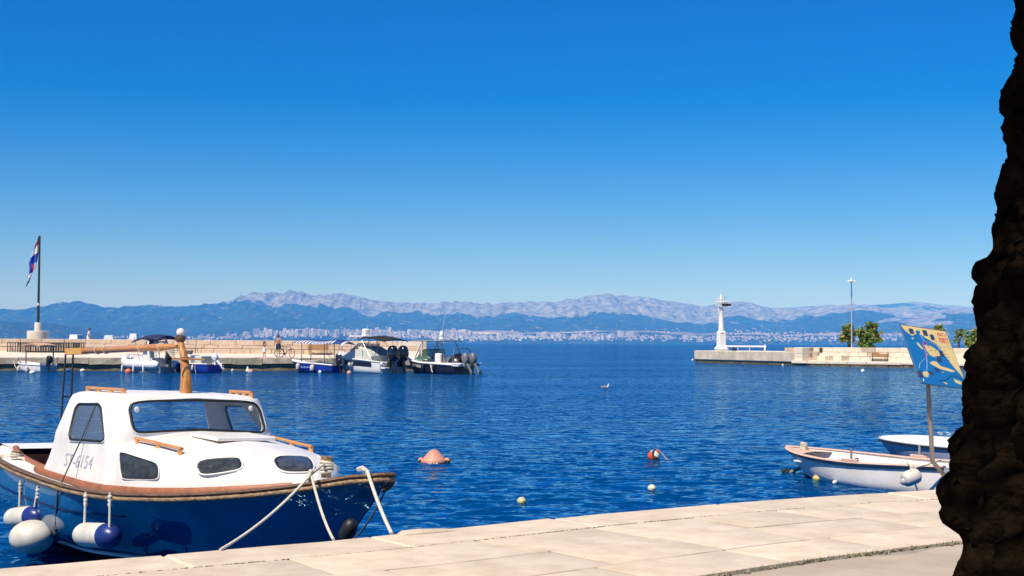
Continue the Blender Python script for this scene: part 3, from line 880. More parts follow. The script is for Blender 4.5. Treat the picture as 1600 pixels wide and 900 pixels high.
def build_quay():
    # core: coping face down into the water, bed under the slabs, then the concrete behind
    ss = [0, CH[1][0]] + list(np.linspace(S0, S0 + 26, 70)) + [CHL]
    mb = MB(); rings = []
    for s in ss:
        rings.append([edge_at(s, .02, -.9), edge_at(s, .02, .30), edge_at(s, .03, .70), edge_at(s, 2.68, .70), edge_at(s, 2.70, .728), edge_at(s, 4.5, .735)])
    mb.loft(rings, closed=False, caps=False)
    q = mb.build("quay", STONEW); tag(q, kind='structure')
    mb = MB()
    far = [edge_at(s, 4.4, .739) for s in ss]
    vs = []
    for p in far: vs += [p, Vector((p.x + 8, min(p.y - 6, -3), .739)), Vector((p.x + 8, -60, .739))]
    n = len(ss)
    fs = [(i * 3 + k, i * 3 + k + 1, i * 3 + k + 4, i * 3 + k + 3) for i in range(n - 1) for k in (0, 1)]
    mb.add(vs, fs); 
    rings = [[edge_at(s, 2.715, .729 + .003 * math.sin(s * 3)), edge_at(s, 3.2, .738), edge_at(s, 4.4, .739)] for s in ss]
    mb.loft(rings, closed=False, caps=False)
    g = mb.build("pavement", CONC); tag(g, kind='structure')
    for p in g.data.polygons:
        if p.normal.z < 0: p.flip()
    # slabs
    rnd = random.Random(11)
    rows = [(.0, .60, (1.25, 2.1)), (.622, 1.33, (.85, 1.5)), (1.345, 2.03, (.8, 1.5)), (2.04, 2.66, (.9, 1.6))]
    for ri, (d0, d1, (l0, l1)) in enumerate(rows):
        s = S0 + rnd.random() * .8
        while s < S0 + (19 if ri else 22):
            l = rnd.uniform(l0, l1)
            g_ = .0055 if ri else .006
            zt = QZ + rnd.uniform(-.0025, .0025)
            out = rnd.uniform(-.035, .03) if ri == 0 else 0
            n = 5
            b = MB(); top = []; bot = []
            rr = [rnd.uniform(-.010, .010) for _ in range(4 * n)]
            k = 0
            def P(a, d, z):
                return edge_at(s + a, d, z)
            loop = [(a, d0 + out + .003, 0) for a in np.linspace(g_, l - g_, n)] + [(l - g_, (d0 + d1) / 2, 0)] + [(a, d1 - .003, 0) for a in np.linspace(l - g_, g_, n)] + [(g_, (d0 + d1) / 2, 0)]
            jit = [(rnd.uniform(-.007, .007), rnd.uniform(-.008, .008) * (1.6 if ri == 0 else 1)) for _ in loop]
            cx = l / 2; cd = (d0 + d1) / 2
            ch = .014 if ri == 0 else .005
            L0 = [P(a + j[0], d + j[1], .60) for (a, d, _), j in zip(loop, jit)]
            L1 = [P(a + j[0], d + j[1], zt - ch) for (a, d, _), j in zip(loop, jit)]
            L2 = [P(cx + (a + j[0] - cx) * (1 - .022 / l * 2), cd + (d + j[1] - cd) * (1 - 2 * ch / (d1 - d0)), zt) for (a, d, _), j in zip(loop, jit)]
            b.loft([L0, L1, L2], True, False)
            m_ = len(loop); b.f.append(tuple(2 * m_ + i for i in range(m_)))
            o = b.build("slab", STONE, q, smooth=30)
            s += l
    # worn mortar and weeds along the long joint
    b = MB()
    for i in range(240):
        s_ = S0 + rnd.uniform(2, 17); c = edge_at(s_, rnd.gauss(2.69, .018), .737)
        b.box(c, (rnd.uniform(.01, .05), rnd.uniform(.01, .03), rnd.uniform(.012, .03)), (rnd.random(), rnd.random(), rnd.random() * 3), .5)
    for i in range(1100):
        s_ = S0 + rnd.uniform(1.5, 17.5); c = edge_at(s_, rnd.gauss(.611, .006), .742)
        if rnd.random() < .35 + .65 * (noise.noise(Vector((s_ * .9, 3, 1))) > -.1): b.box(c, (rnd.uniform(.015, .05), rnd.uniform(.006, .014), rnd.uniform(.010, .018)), (rnd.uniform(-.3, .3), rnd.uniform(-.3, .3), rnd.gauss(.6, .25)), .6)
    o = b.build("joint_rubble", CRACK, None); tag(o, kind='stuff')
    b = MB()
    for i in range(420):
        s_ = S0 + 10.2 + rnd.gauss(0, 1.9); c = edge_at(s_, rnd.gauss(2.69, .014), .735)
        h = rnd.uniform(.01, .035); a = rnd.random() * 6.3; w = .004
        b.add([c + Vector((-w * math.cos(a), -w * math.sin(a), 0)), c + Vector((w * math.cos(a), w * math.sin(a), 0)), c + Vector((rnd.gauss(0, .015), rnd.gauss(0, .015), h))], [(0, 1, 2)])
    o = b.build("joint_grass", mat("joint_weed", (.10, .13, .03), .8), None, fix=False); tag(o, kind='stuff')
build_quay()
def edge_stone():
    p = PZ(648, 831, QZ)
    b = MB(); b.tube([(-.13, -.09, .012), (-.09, -.06, .016), (.02, .02, .016), (.2, .14, .012), (.36, .24, .004)], [(.012, .03), (.03, .06), (.03, .075), (.022, .06), (.006, .03)], 10)
    o = b.build("stone", STONE, None, smooth=60); o.location = p + Vector((0.02, -.10, -.012))
    tag(o, "low worn hump of pale stone on the quay lip beside the bow mooring rope", "stone")
edge_stone()

# ================================================================ TREE AT THE RIGHT EDGE
def near_tree():
    prof = [(-160, 1585), (-60, 1592), (0, 1590), (20, 1592), (30, 1585), (55, 1581), (75, 1590), (92, 1599), (102, 1597), (107, 1586), (122, 1582), (140, 1568), (172, 1560), (187, 1566), (215, 1565), (225, 1575), (250, 1577), (257, 1566), (280, 1562), (300, 1552), (325, 1559), (350, 1550), (365, 1545), (372, 1553), (380, 1555), (397, 1553), (405, 1535), (410, 1524), (435, 1517), (450, 1528), (465, 1525), (480, 1519), (515, 1527), (532, 1530), (545, 1512), (560, 1506), (577, 1511), (600, 1502), (622, 1503), (650, 1506), (660, 1512), (666, 1502), (672, 1493), (690, 1475), (710, 1480), (730, 1487), (738, 1474), (750, 1460), (770, 1454), (795, 1465), (806, 1482), (817, 1500), (840, 1509), (865, 1495), (897, 1482), (960, 1470), (1100, 1480), (1500, 1440), (2200, 1420)]
    Y0 = 2.62
    ax = 1.235
    t = thing("tree", "thick dark knobbly tree trunk filling the right edge of the view", "tree", (ax, Y0, QZ - .02))
    zs = np.linspace(0, 3.55, 330); na = 150
    px_of_z = []
    dd = math.hypot(ax, Y0); a_s = math.atan2(ax, -Y0)      # the side of the trunk that makes its outline from the quay
    for z in zs:
        zz = z + QZ - .02; r_ = .3
        for _ in range(4):
            py = 536.3 + (1600 - 800) * .0035 - (zz - 2.2) / (Y0 + r_ * ax / dd) * 2100
            k_ = (np.interp(py, [p[0] for p in prof], [p[1] for p in prof]) - 800) / 2100
            r_ = (ax - k_ * Y0) * dd / (Y0 + k_ * ax)
        px_of_z.append(r_)
    px_of_z = np.array(px_of_z)
    base = np.convolve(np.pad(px_of_z, 40, 'edge'), np.ones(61) / 61, 'same')[40:-40]
    verts = []
    for i, z in enumerate(zs):
        for k in range(na):
            a = 2 * math.pi * k / na
            # the silhouette seen from the quay is at a = pi; other sides carry lumps of the same kind, shifted along the trunk
            da = abs(math.atan2(math.sin(a - a_s), math.cos(a - a_s)))
            w = max(0.0, 1 - da / .5)
            j = int(min(len(zs) - 1, max(0, i + 60 * math.sin(a * 1.0) + 23 * math.sin(3 * a))))
            r_ = px_of_z[i] * w + (base[i] * .5 + .5 * base[i] + (px_of_z[j] - base[j])) * (1 - w)
            p = Vector((math.cos(a) * 3.2, math.sin(a) * 3.2, z * 7))
            n1 = noise.fractal(p * 1.1, .9, 2.1, 5)
            n2 = noise.turbulence(p * 3.0 + Vector((4, 7, 1)), 4, False)
            r_ += (n1 * .026 + (n2 - .5) * .03) * (1 - .75 * w)
            r_ += w * (noise.noise(p * 7) * .007 + noise.noise(p * 19) * .006)
            if da < 1.3: r_ = min(r_, px_of_z[i] / max(.3, math.cos(da)) * (1.0 - .03 * min(1, da * 3)) + .006 * noise.noise(p * 17))
            verts.append((math.cos(a) * r_, math.sin(a) * r_, z))
    V = np.array(verts)
    me = bpy.data.meshes.new("trunk")
    idx = np.arange(len(zs) * na).reshape(len(zs), na); nx = np.roll(idx, -1, 1)
    q = np.stack([idx[:-1], nx[:-1], nx[1:], idx[1:]], -1).reshape(-1, 4)
    me.from_pydata(V.tolist(), [], q.tolist()); me.polygons.foreach_set('use_smooth', [True] * len(me.polygons))
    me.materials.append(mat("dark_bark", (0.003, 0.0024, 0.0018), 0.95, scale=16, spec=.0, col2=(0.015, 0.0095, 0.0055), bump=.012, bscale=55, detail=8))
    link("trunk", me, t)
    # crown: arching fronds above the frame
    rnd = random.Random(3); b = MB()
    top = Vector((0, 0, 3.5))
    for i in range(110):
        a = i * 2.39996; lift = rnd.uniform(.1, 1.15) if i > 34 else rnd.uniform(-.05, .3)
        L = rnd.uniform(1.9, 2.7)
        pts = []
        for k in range(9):
            f = k / 8
            h = L * f * math.cos(lift * (1 - f * .55)); v = L * (f * math.sin(lift) - .36 * f * f * max(.25, math.sin(lift)))
            pts.append(top + Vector((math.cos(a) * h, math.sin(a) * h, .12 + max(v, -.02 + .16 * f))))
        b.tube(pts, [.02 - .0018 * k for k in range(9)], 4)
        sd_ = Vector((-math.sin(a), math.cos(a), 0))
        for k in range(26):
            f = .12 + .87 * k / 25
            x = f * 8; p = pts[int(min(7, x))].lerp(pts[int(min(7, x)) + 1], x - int(min(7, x)))
            tdir = (pts[min(8, int(x) + 1)] - pts[int(min(7, x))]).normalized()
            ll = .42 * math.sin(math.pi * min(1, f * .8 + .2)) + .1
            for s_ in (-1, 1):
                e = p + (sd_ * s_ * .9 + tdir * .55 + Vector((0, 0, rnd.uniform(-.12, .25)))) * ll
                w = tdir * .022
                b.add([p - w, p + w, p.lerp(e, .6) + w * 1.1, e], [(0, 1, 2), (0, 2, 3)])
    b.build("crown", mat("frond_green", (0.05, 0.085, 0.025), .6, var=.3, scale=3), t, fix=False)
near_tree()

# ================================================================ MAP SIGN
def board_sign():
    D = 12.6; s = D / 2100
    tl = PY(1405.5, 507, D + .1)
    u = Vector((88.5, 50, -10)) * s; v = Vector((18, -50, -91)) * s
    n = u.cross(v); n = n.normalized()
    if n.y > 0: n = -n
    base = PZ(1502, 774, QZ)
    t = thing("map_sign", "tilted metal sign with a blue and yellow island map on a bent pole", "sign", base)
    def W(p): return p - base
    SEA = mat("map_sea_blue", (0.012, 0.15, 0.40), .35); LAND = mat("map_land_yellow", (0.62, 0.50, 0.22), .4, var=.08, scale=14)
    b = MB()
    b.prism([W(tl), W(tl + u), W(tl + u + v), W(tl + v)], -n * .012)
    board = b.build("board", SEA, t)
    b = MB(); cs = [W(tl), W(tl + u), W(tl + u + v), W(tl + v)]
    b.tube(cs + cs[:2], .004, 5, caps=False); b.build("edge_trim", DKMETAL, board)
    # zoomed pixel coordinates of the map drawing -> board coordinates
    A = Vector((107, 118)); U = Vector((615, 67)); Vv = Vector((128, 627)); det = U.x * Vv.y - U.y * Vv.x
    def q(x, y, h=.0015):
        d = Vector((x, y)) - A
        a = (d.x * Vv.y - d.y * Vv.x) / det; c = (U.x * d.y - U.y * d.x) / det
        a = min(.997, max(.003, a)); c = min(.997, max(.003, c))
        return W(tl + u * a + v * c + n * h)
    def poly(name, pts, m, h=.0015):
        b = MB(); b.prism([q(x, y, 0) for x, y in pts], n * h); return b.build(name, m, board)
    poly("coast", [(122, 121), (722, 187), (820, 640), (826, 700), (790, 655), (735, 592), (690, 530), (640, 455), (600, 385), (560, 335), (480, 290), (420, 262), (380, 232), (330, 212), (290, 225), (250, 240), (200, 215), (160, 180)], LAND)
    for pts in ([(285, 308), (320, 326), (362, 388), (338, 384), (300, 345)], [(388, 340), (420, 338), (470, 350), (530, 385), (582, 425), (575, 455), (520, 468), (470, 462), (430, 442), (395, 392)],
                [(400, 530), (450, 513), (500, 518), (545, 568), (640, 590), (735, 622), (690, 632), (590, 612), (520, 592), (440, 555)], [(282, 635), (305, 622), (345, 620), (366, 650), (340, 684), (295, 676)],
                [(685, 700), (740, 722), (800, 742), (806, 770), (740, 760), (700, 742)], [(530, 735), (560, 738), (595, 757), (560, 757)], [(228, 268), (244, 258), (260, 264), (250, 282)], [(540, 630), (570, 628), (560, 640)]):
        poly("island", pts, LAND)
    poly("bay", [(298, 205), (310, 182), (345, 178), (366, 195), (352, 216), (320, 222)], SEA, .0024)
    DARK = mat("map_photo_print", (0.012, 0.016, 0.06), .4, scale=60, col2=(0.05, 0.09, 0.20))
    for x0, y0, x1, y1 in ((212, 160, 275, 222), (395, 175, 457, 242), (485, 222, 540, 287), (560, 400, 617, 466), (510, 458, 570, 520), (210, 613, 275, 680), (360, 618, 425, 656), (450, 590, 512, 627)):
        poly("picture", [(x0, y0), (x1 - 4, y0 + 5), (x1 + 6, y1), (x0 + 10, y1 - 5)], DARK, .003)
    def stroke(name, pts, m, w=.0035):
        b = MB(); b.tube([q(x, y, .0022) for x, y in pts], w, 4); return b.build(name, m, board)
    stroke("route", [(378, 480), (384, 420), (372, 365), (370, 325), (382, 308), (405, 312), (438, 335)], mat("route_pink", (.55, .10, .32), .5))
    PALE = mat("route_pale", (.40, .50, .80), .5)
    stroke("route", [(345, 610), (368, 540), (378, 480), (400, 430), (460, 470), (520, 470)], PALE, .0022)
    stroke("route", [(245, 590), (270, 540), (330, 500), (375, 478)], PALE, .0022)
    stroke("route", [(350, 225), (395, 300), (470, 310), (560, 350), (590, 400)], PALE, .0022)
    INK = mat("map_ink", (.03, .03, .04), .5)
    stroke("sea_border", [(470, 720), (580, 712), (650, 670), (720, 675), (800, 712)], INK, .0018)
    for x, y in ((560, 300), (600, 360), (650, 360), (705, 350), (720, 375), (635, 403), (650, 438), (665, 470), (680, 502), (460, 400), (520, 395), (560, 262)):
        stroke("place_name", [(x - 13, y), (x + 13, y + 2)], INK, .0016)
    stroke("flag_mark", [(274, 700), (277, 722)], mat("map_white", (.8, .8, .8), .5), .004)
    def text(body, x0, y0, x1, hgt):
        cu = bpy.data.curves.new("t", 'FONT'); cu.body = body; cu.size = 1; cu.extrude = .0; cu.offset = .02
        to = bpy.data.objects.new("t", cu); COL.objects.link(to)
        me = bpy.data.meshes.new_from_object(to.evaluated_get(bpy.context.evaluated_depsgraph_get())); bpy.data.objects.remove(to, do_unlink=True)
        w = max(c.co.x for c in me.vertices); h = max(c.co.y for c in me.vertices)
        for c in me.vertices:
            c.co = q(x0 + c.co.x / w * (x1 - x0), y0 + c.co.x / w * (x1 - x0) * .11 - c.co.y / h * hgt, .0026)
        me.materials.clear(); me.materials.append(mat("sign_red", (.55, .02, .05), .5)); me.name = "lettering"
        link("lettering", me, board)
    text("RENT A", 592, 236, 716, 34); text("ROBERT'S", 597, 308, 728, 56)
    b = MB()
    p0 = PY(1450, 597, D + .02); p1 = PY(1457, 721, D)
    b.tube([W(PY(1447.5, 540, D + .16)), W(p0), W(p0.lerp(p1, .5)), W(p1), W(PY(1478, 746, D + .1)), W(base)], [.022] * 6, 10)
    b.build("pole", mat("weathered_pole", (0.20, 0.165, 0.14), .45, scale=7, col2=(0.36, 0.32, 0.29), metal=.35), t, smooth=50)
    b = MB(); b.tube([Vector((0, 0, -.01)), Vector((0, 0, .012))], [.07, .06], 12); b.build("foot_plate", DKMETAL, t)
board_sign()

# ================================================================ SMALL OPEN BOATS
def hull_rings(L, B, zb, zm, zs, draft=.22, transom=.62, rake=.45, n=22, fl=1.0, inset=0.0, top=0.0, bilge=.55):
    """rings from the stern (x=0) to the bow (x=L); each from starboard sheer over the keel to port sheer"""
    ts = [0, .1, .22, .36, .5, .64, .78, .9, 1.0]
    bt = [.03, .52, .80, .92, .955, .975, .985, .995, 1.0]
    rings = []
    for u in np.concatenate([np.linspace(0, .5, 8)[:-1], .5 + .5 * np.linspace(0, 1, n - 7) ** .9]):
        ring = []
        for sgn, tt in ((-1, reversed(ts)), (1, ts)):
            for t in tt:
                xs = L - rake * (1 - t) ** 1.3 - inset
                x = inset + u * (xs - inset)
                f = u
                pl = (transom + (1 - transom) * math.sin(math.pi * min(f, .45) / .9)) if f < .45 else max(0.0, 1 - ((f - .45) / .55) ** 2.3) ** .85
                zc = zs + (zm - zs) * min(1, f / .4) if f < .4 else zm + (zb - zm) * ((f - .4) / .6) ** 2
                b_ = max(.012, (B / 2 * pl - inset) * np.interp(t, ts, bt))
                ring.append(Vector((x, sgn * b_, -draft + inset + (zc + draft - inset - (0 if t < 1 else 0)) * t + top * t)))
        rings.append(ring)
    return rings, len(ts)
def sheer_line(rings, nt, side):
    return [r_[0 if side < 0 else -1].copy() for r_ in rings]
def open_hull(root, L, B, zb, zm, zs, m, m_in, bottom=None, thick=.035, floor=None, zbot=.03, **kw):
    rings, nt = hull_rings(L, B, zb, zm, zs, **kw)
    ins, _ = hull_rings(L, B, zb, zm, zs, inset=thick, **kw)
    mb = MB(); mb.loft(rings, False, False); mb.f.append(tuple(range(len(rings[0]))))
    h = mb.build("hull", m, root, smooth=50)
    if bottom:
        h.data.materials.append(bottom)
        for p in h.data.polygons:
            if p.center.z < zbot: p.material_index = 1
    mb = MB(); mb.loft(ins, False, False); mb.f.append(tuple(range(len(ins[0]))))
    mb.build("inner_hull", m_in, root, smooth=50)
    if floor is not None:
        mb = MB(); rr = []
        for r_ in ins[1:-2]:
            ys = [p.y for p in r_ if p.z < floor + .03]
            w = max(ys) if ys else .02
            rr.append([Vector((r_[nt].x, -w - .02, floor)), Vector((r_[nt].x, w + .02, floor))])
        mb.loft(rr, False, False); mb.build("floor_boards", m_in, root)
    return rings, nt
def gunwale(root, rings, nt, m, w=.035, h=.02, name="gunwale", dz=0.012, dy=-.01):
    a = [p + Vector((0, -dy if False else 0, dz)) for p in sheer_line(rings, nt, -1)]
    c = [p + Vector((0, 0, dz)) for p in reversed(sheer_line(rings, nt, 1))]
    tip = (a[-1] + c[0]) / 2 + Vector((w * .5, 0, .003))
    mb = MB(); mb.tube(a[:-1] + [tip] + c[1:], (h, w), 8)
    return mb.build(name, m, root, smooth=60)

PINKW = mat("faded_pink_wood", (0.52, 0.33, 0.25), .7, scale=5, col2=(0.66, 0.48, 0.40), stretch=(1, 8, 8), bump=.002, bscale=30)
WORNWHITE = mat("worn_white_paint", (0.74, 0.70, 0.66), .6, scale=1.8, col2=(0.84, 0.82, 0.80), bump=.003, bscale=14)
INWHITE = mat("boat_inside_white", (.74, .72, .70), .6, var=.07, scale=4)
WEED = mat("weedy_bottom", (0.018, 0.03, 0.018), .8, var=.5, scale=12)
def rowboat():
    bow = PY(1233, 699, 23.3); st = Vector((6.78, 20.0, 0))
    d = Vector((bow.x - st.x, bow.y - st.y, 0)); L = d.length; d.normalize()
    t = thing("rowboat", "white wooden rowboat with pinkish gunwales lying in front beside the sign pole", "boat", (st.x, st.y, 0), math.atan2(d.y, d.x))
    zb = bow.z
    rings, nt = open_hull(t, L, 1.52, zb, .345, .40, WORNWHITE, INWHITE, WEED, floor=.05, draft=.2, rake=.75, transom=.7, zbot=.015)
    gunwale(t, rings, nt, PINKW, w=.06, h=.018, dz=.016)
    mb = MB()
    a = [p + Vector((0, -.012, -.028)) for p in sheer_line(rings, nt, -1)]; c = [p + Vector((0, .012, -.028)) for p in reversed(sheer_line(rings, nt, 1))]
    mb.tube(a[:-1] + [(a[-1] + c[0]) / 2 + Vector((.03, 0, 0))] + c[1:], (.016, .012), 6); mb.build("rub_strake", mat("grey_strake", (.18, .19, .22), .6), t, smooth=60)
    for x, w, z in ((.9, .66, .26), (2.0, .70, .26), (3.0, .58, .27)):
        mb = MB(); mb.box((x, 0, z), (.24, w * 2, .03)); mb.build("thwart", INWHITE, t, bevel=.005)
    mb = MB(); rr = [[Vector((r_[0].x, r_[0].y * .96, r_[0].z - .02)), Vector((r_[0].x, 0, r_[0].z + .01)), Vector((r_[0].x, -r_[0].y * .96, r_[0].z - .02))] for r_ in rings[-6:]]
    mb.loft(rr, False, False); mb.build("foredeck", PINKW, t, smooth=40)
    mb = MB(); mb.box((L - .36, 0, zb + .02), (.06, .07, .16)); mb.build("bow_post", WORNWHITE, t, bevel=.008)
    mb = MB()
    for k in range(6):
        mb.tube([Vector((L - .36 + .055 * math.cos(g), .055 * math.sin(g), zb - .01 + .02 * k + .012 * math.sin(g * 1.5 + k))) for g in np.linspace(0, 6.3, 12)], .012, 5, caps=False)
    mb.tube([Vector((L - .33, -.03, zb + .05)), Vector((L - .4, -.10, zb - .02)), Vector((L - .5, -.16, zb - .14))], .013, 5)
    mb.build("rope_turns", ROPE, t, smooth=80)
    # rowlock blocks with pins on both sides
    i = min(range(len(rings)), key=lambda k: abs(rings[k][0].x - 1.75))
    for s in (-1, 1):
        p = rings[i][0 if s < 0 else -1]
        mb = MB(); mb.box((p.x, p.y + .01 * s, p.z + .05), (.34, .07, .05)); blk = mb.build("rowlock_block", PINKW, t, bevel=.01)
        mb = MB(); mb.tube([(p.x - .02, p.y, p.z + .06), (p.x - .02, p.y, p.z + .24)], .02, 8); mb.build("thole_pin", mat("grey_wood", (.30, .27, .24), .8, var=.3, scale=12), blk)
        mb = MB(); mb.tube([Vector((p.x - .14 + .03 * math.cos(g), p.y + .03 * math.sin(g), p.z + .09)) for g in np.linspace(0, 6.3, 10)], .008, 5, caps=False); mb.build("grommet", ROPED, blk)
    # rope with weed hanging at the stem
    mb = MB(); e = Vector((L - .28, .0, .10))
    mb.tube([e, e + Vector((.10, .05, -.06)), e + Vector((.22, .16, -.12))], [.03, .03, .02], 6)
    mb.build("bow_strap", mat("wet_grey_rope", (.25, .25, .22), .7, var=.3, scale=30), t)
    mb = MB()
    for k in range(26):
        q = e + Vector((.2 + RNG.normal(0, .035), .15 + RNG.normal(0, .05), -.09 + RNG.normal(0, .02)))
        mb.box(q, (.10, .02, .03), (RNG.random() * 3, RNG.random() * 3, RNG.random() * 3), .4)
    mb.build("weed", mat("dark_weed", (.03, .03, .015), .8), t)
    # fender on the near side
    p = rings[4][0]
    f = thing("fender", "grey-white fender hanging on the side of the pink-railed rowboat", "fender", t.matrix_basis @ Vector((0, 0, 0)))
    c = PY(1424, 751, 19.75)
    f.location = c
    b = MB(); b.tube([Vector((-.13, -.02, 0)) + Vector((.26, .06, .09)) * k for k in (0, .04, .12, .3, .7, .88, .96, 1)], [.04, .08, .105, .115, .115, .105, .08, .04], 16); b.build("body", FENDER, f, smooth=60)
    b = MB(); b.ball((-.12, -.03, -.01), (.055, .055, .055), 12, 8); b.build("end_knob", mat("fender_grey", (.42, .43, .42), .4), f, smooth=80)
    tw_ = t.matrix_basis
    k1 = PY(1425, 731, 19.8) - c; k2 = PY(1417, 722, 20.2) - c; k3 = PY(1470, 718, 19.6) - c
    b = MB(); b.tube([k2, k1, Vector((-.02, .0, .1))], .012, 6); b.tube([k1, k1.lerp(k3, .5) - Vector((0, 0, .015)), k3], .014, 6)
    for _ in range(3): b.ball(k1 + Vector((RNG.normal(0, .01), 0, RNG.normal(0, .01))), .025, 8, 6)
    b.build("rope", ROPE, f, smooth=80)
    return t
rowboat()
def rowboat_behind():
    bow = PY(1376, 686, 26.2); d = Vector((-.80, .60, 0)).normalized(); L = 4.3
    st = Vector((bow.x, bow.y, 0)) - d * L
    t = thing("rowboat", "white covered rowboat with blue-grey hull moored behind the pink-railed one", "boat", (st.x, st.y, 0), math.atan2(d.y, d.x))
    BG = mat("blue_grey_paint", (.30, .36, .45), .5, var=.1, scale=4)
    rings, nt = open_hull(t, L, 1.55, .36, .30, .32, BG, INWHITE, WEED, draft=.2, rake=.5, transom=.6, zbot=.02)
    mb = MB(); rr = []
    for r_ in rings:
        a, c = r_[0], r_[-1]
        up = .07 + .015 * min(1, abs(a.y) * 2)
        rr.append([Vector((a.x, a.y * 1.01, a.z))] + [Vector((a.x - .02, a.y + (c.y - a.y) * k, a.z + up + .06 * math.sin(math.pi * k) * min(1, abs(a.y) * 2.2))) for k in np.linspace(.02, .98, 9)] + [Vector((c.x, c.y * 1.01, c.z))])
    mb.loft(rr, False, False); mb.build("cover", WHITE2, t, smooth=60)
    gunwale(t, rings, nt, WHITE2, w=.03, h=.03, dz=.02)
    mb = MB()
    a = [p + Vector((0, -.006, -.02)) for p in sheer_line(rings, nt, -1)]; c = [p + Vector((0, .006, -.02)) for p in reversed(sheer_line(rings, nt, 1))]
    mb.tube(a[:-1] + [(a[-1] + c[0]) / 2 + Vector((.035, 0, 0))] + c[1:], (.018, .028), 6); mb.build("rub_strake", RUBBER, t, smooth=60)
    # raised pale lettering on the cover's near side: three worn characters that cannot be read
    mb = MB()
    for k in range(3):
        x = L - 1.05 - .16 * k
        mb.tube([Vector((x + .05 * math.cos(g), -.33 + .0 * k, .475)) + Vector((0, .06 * math.sin(g), .03 + .022 * math.sin(g))) for g in np.linspace(.6, 5.6, 9)], .006, 5)
    mb.build("marking", mat("pale_marking", (.62, .62, .60), .5), t)
rowboat_behind()

# ================================================================ BUOYS ON THE NEAR WATER
def big_buoy():
    p = PZ(678, 722, 0)
    t = thing("mooring_buoy", "large faded salmon-pink cone buoy floating alone in mid harbour", "buoy", p, R(-8), "buoys on the harbour water")
    PK = mat("faded_salmon_plastic", (0.62, 0.27, 0.18), .5, var=.10, scale=5, bump=.002, bscale=12)
    b = MB(); b.lathe([(.02, -.10), (.16, -.08), (.235, -.02), (.245, .015), (.215, .06), (.14, .145), (.085, .2), (.05, .225), (.012, .232)], 28); body = b.build("body", PK, t, smooth=60)
    b = MB(); b.tube([Vector((0.004, math.cos(g) * .0 + (.25 - .0) * 0, 0)) for g in (0, 1)], .001, 3)
    pr = [(.245, .015), (.215, .06), (.14, .145), (.085, .2), (.05, .225), (0, .235), (-.05, .225), (-.085, .2), (-.14, .145), (-.215, .06), (-.245, .015)]
    b = MB(); b.tube([Vector((x * .25, -abs(x) * .0 - math.sqrt(max(0, 1 - .0625)) * abs(x) * 1.0 * (1 if x >= 0 else -1) * .97, z + .003)) for x, z in pr], .006, 5); b.build("seam", PK, body)
    for s in (-1, 1):
        b = MB(); b.tube([(s * .20, 0, .03), (s * .25, 0, .055), (s * .28, 0, .03)], [.03, .035, .03], 8); lug = b.build("lug", PK, t, smooth=60)
        b = MB()
        for k in range(12): b.ball((s * (.27 + RNG.normal(0, .012)), RNG.normal(0, .03), .0 + RNG.normal(0, .022)), .02, 6, 5)
        b.build("weed_clump", mat("weed_brown", (.05, .05, .02), .9), lug)
    for k, w in ((-.05, .03), (-.01, .03), (.05, .02), (.1, .035)):
        b = MB(); b.box((k, -.242, .0), (w, .012, .018)); b.build("scuff_mark", mat("white_scuff", (.8, .8, .78), .6), body)
big_buoy()
def red_buoy():
    p = PZ(1021, 718, 0)
    t = thing("buoy", "small orange-red and white buoy with a rope trailing to its right", "buoy", p, 0, "buoys on the harbour water")
    OR = mat("buoy_orange_red", (.62, .09, .035), .45, var=.12, scale=8)
    tilt = Euler((R(12), R(38), 0)).to_matrix()
    b = MB(); b.lathe([(.01, -.11), (.06, -.10), (.105, -.05), (.118, 0), (.105, .05)], 20, (0, 0, .06), tilt); b.build("body", OR, t, smooth=70)
    b = MB(); b.lathe([(.106, .05), (.10, .058), (.075, .10), (.055, .115)], 20, (0, 0, .06), tilt); b.build("band", mat("buoy_white", (.8, .78, .74), .5), t, smooth=70)
    b = MB(); b.lathe([(.05, .115), (.035, .14), (.012, .16)], 14, (0, 0, .06), tilt); b.build("neck", OR, t, smooth=70)
    b = MB(); b.tube([(.10, -.03, .165), (.17, -.03, .10), (.24, -.04, .01), (.30, -.05, -.02)], .014, 6); b.build("rope", mat("wet_rope", (.35, .36, .33), .7, var=.3, scale=30), t)
    b = MB(); b.tube([(-.02, -.125, .03), (-.03, -.12, .16), (.03, -.02, .19)], .02, 6); b.build("rope_turn", mat("wet_rope2", (.10, .09, .07), .7), t)
red_buoy()
def float_(px, py, label, col, s=1.0):
    p = PZ(px, py, 0)
    t = thing("float", label, "buoy", p, RNG.random() * 3, "buoys on the harbour water")
    b = MB(); b.ball((0, 0, .03 * s), (.085 * s, .062 * s, .058 * s), 18, 10); body = b.build("body", mat("float_" + label.split()[1], col, .5, var=.3, scale=22), t, smooth=80)
    b = MB(); b.tube([(-.08 * s, 0, .03 * s), (-.095 * s, 0, .02 * s), (-.12 * s, .01, -.01)], .012, 6); b.build("eye", ROPED, t)
    return t
float_(815, 786.5, "speckled yellow-green float nearest the quay edge in mid water", (.60, .58, .28))
float_(1018.5, 766, "egg-shaped pale-cream float right of the speckled one", (.68, .64, .48))
float_(1277, 750, "small yellow float just under the rowboat's bow", (.70, .52, .14), .95)
float_(1304, 755.5, "tiny white float close under the rowboat's side", (.78, .76, .70), .55)
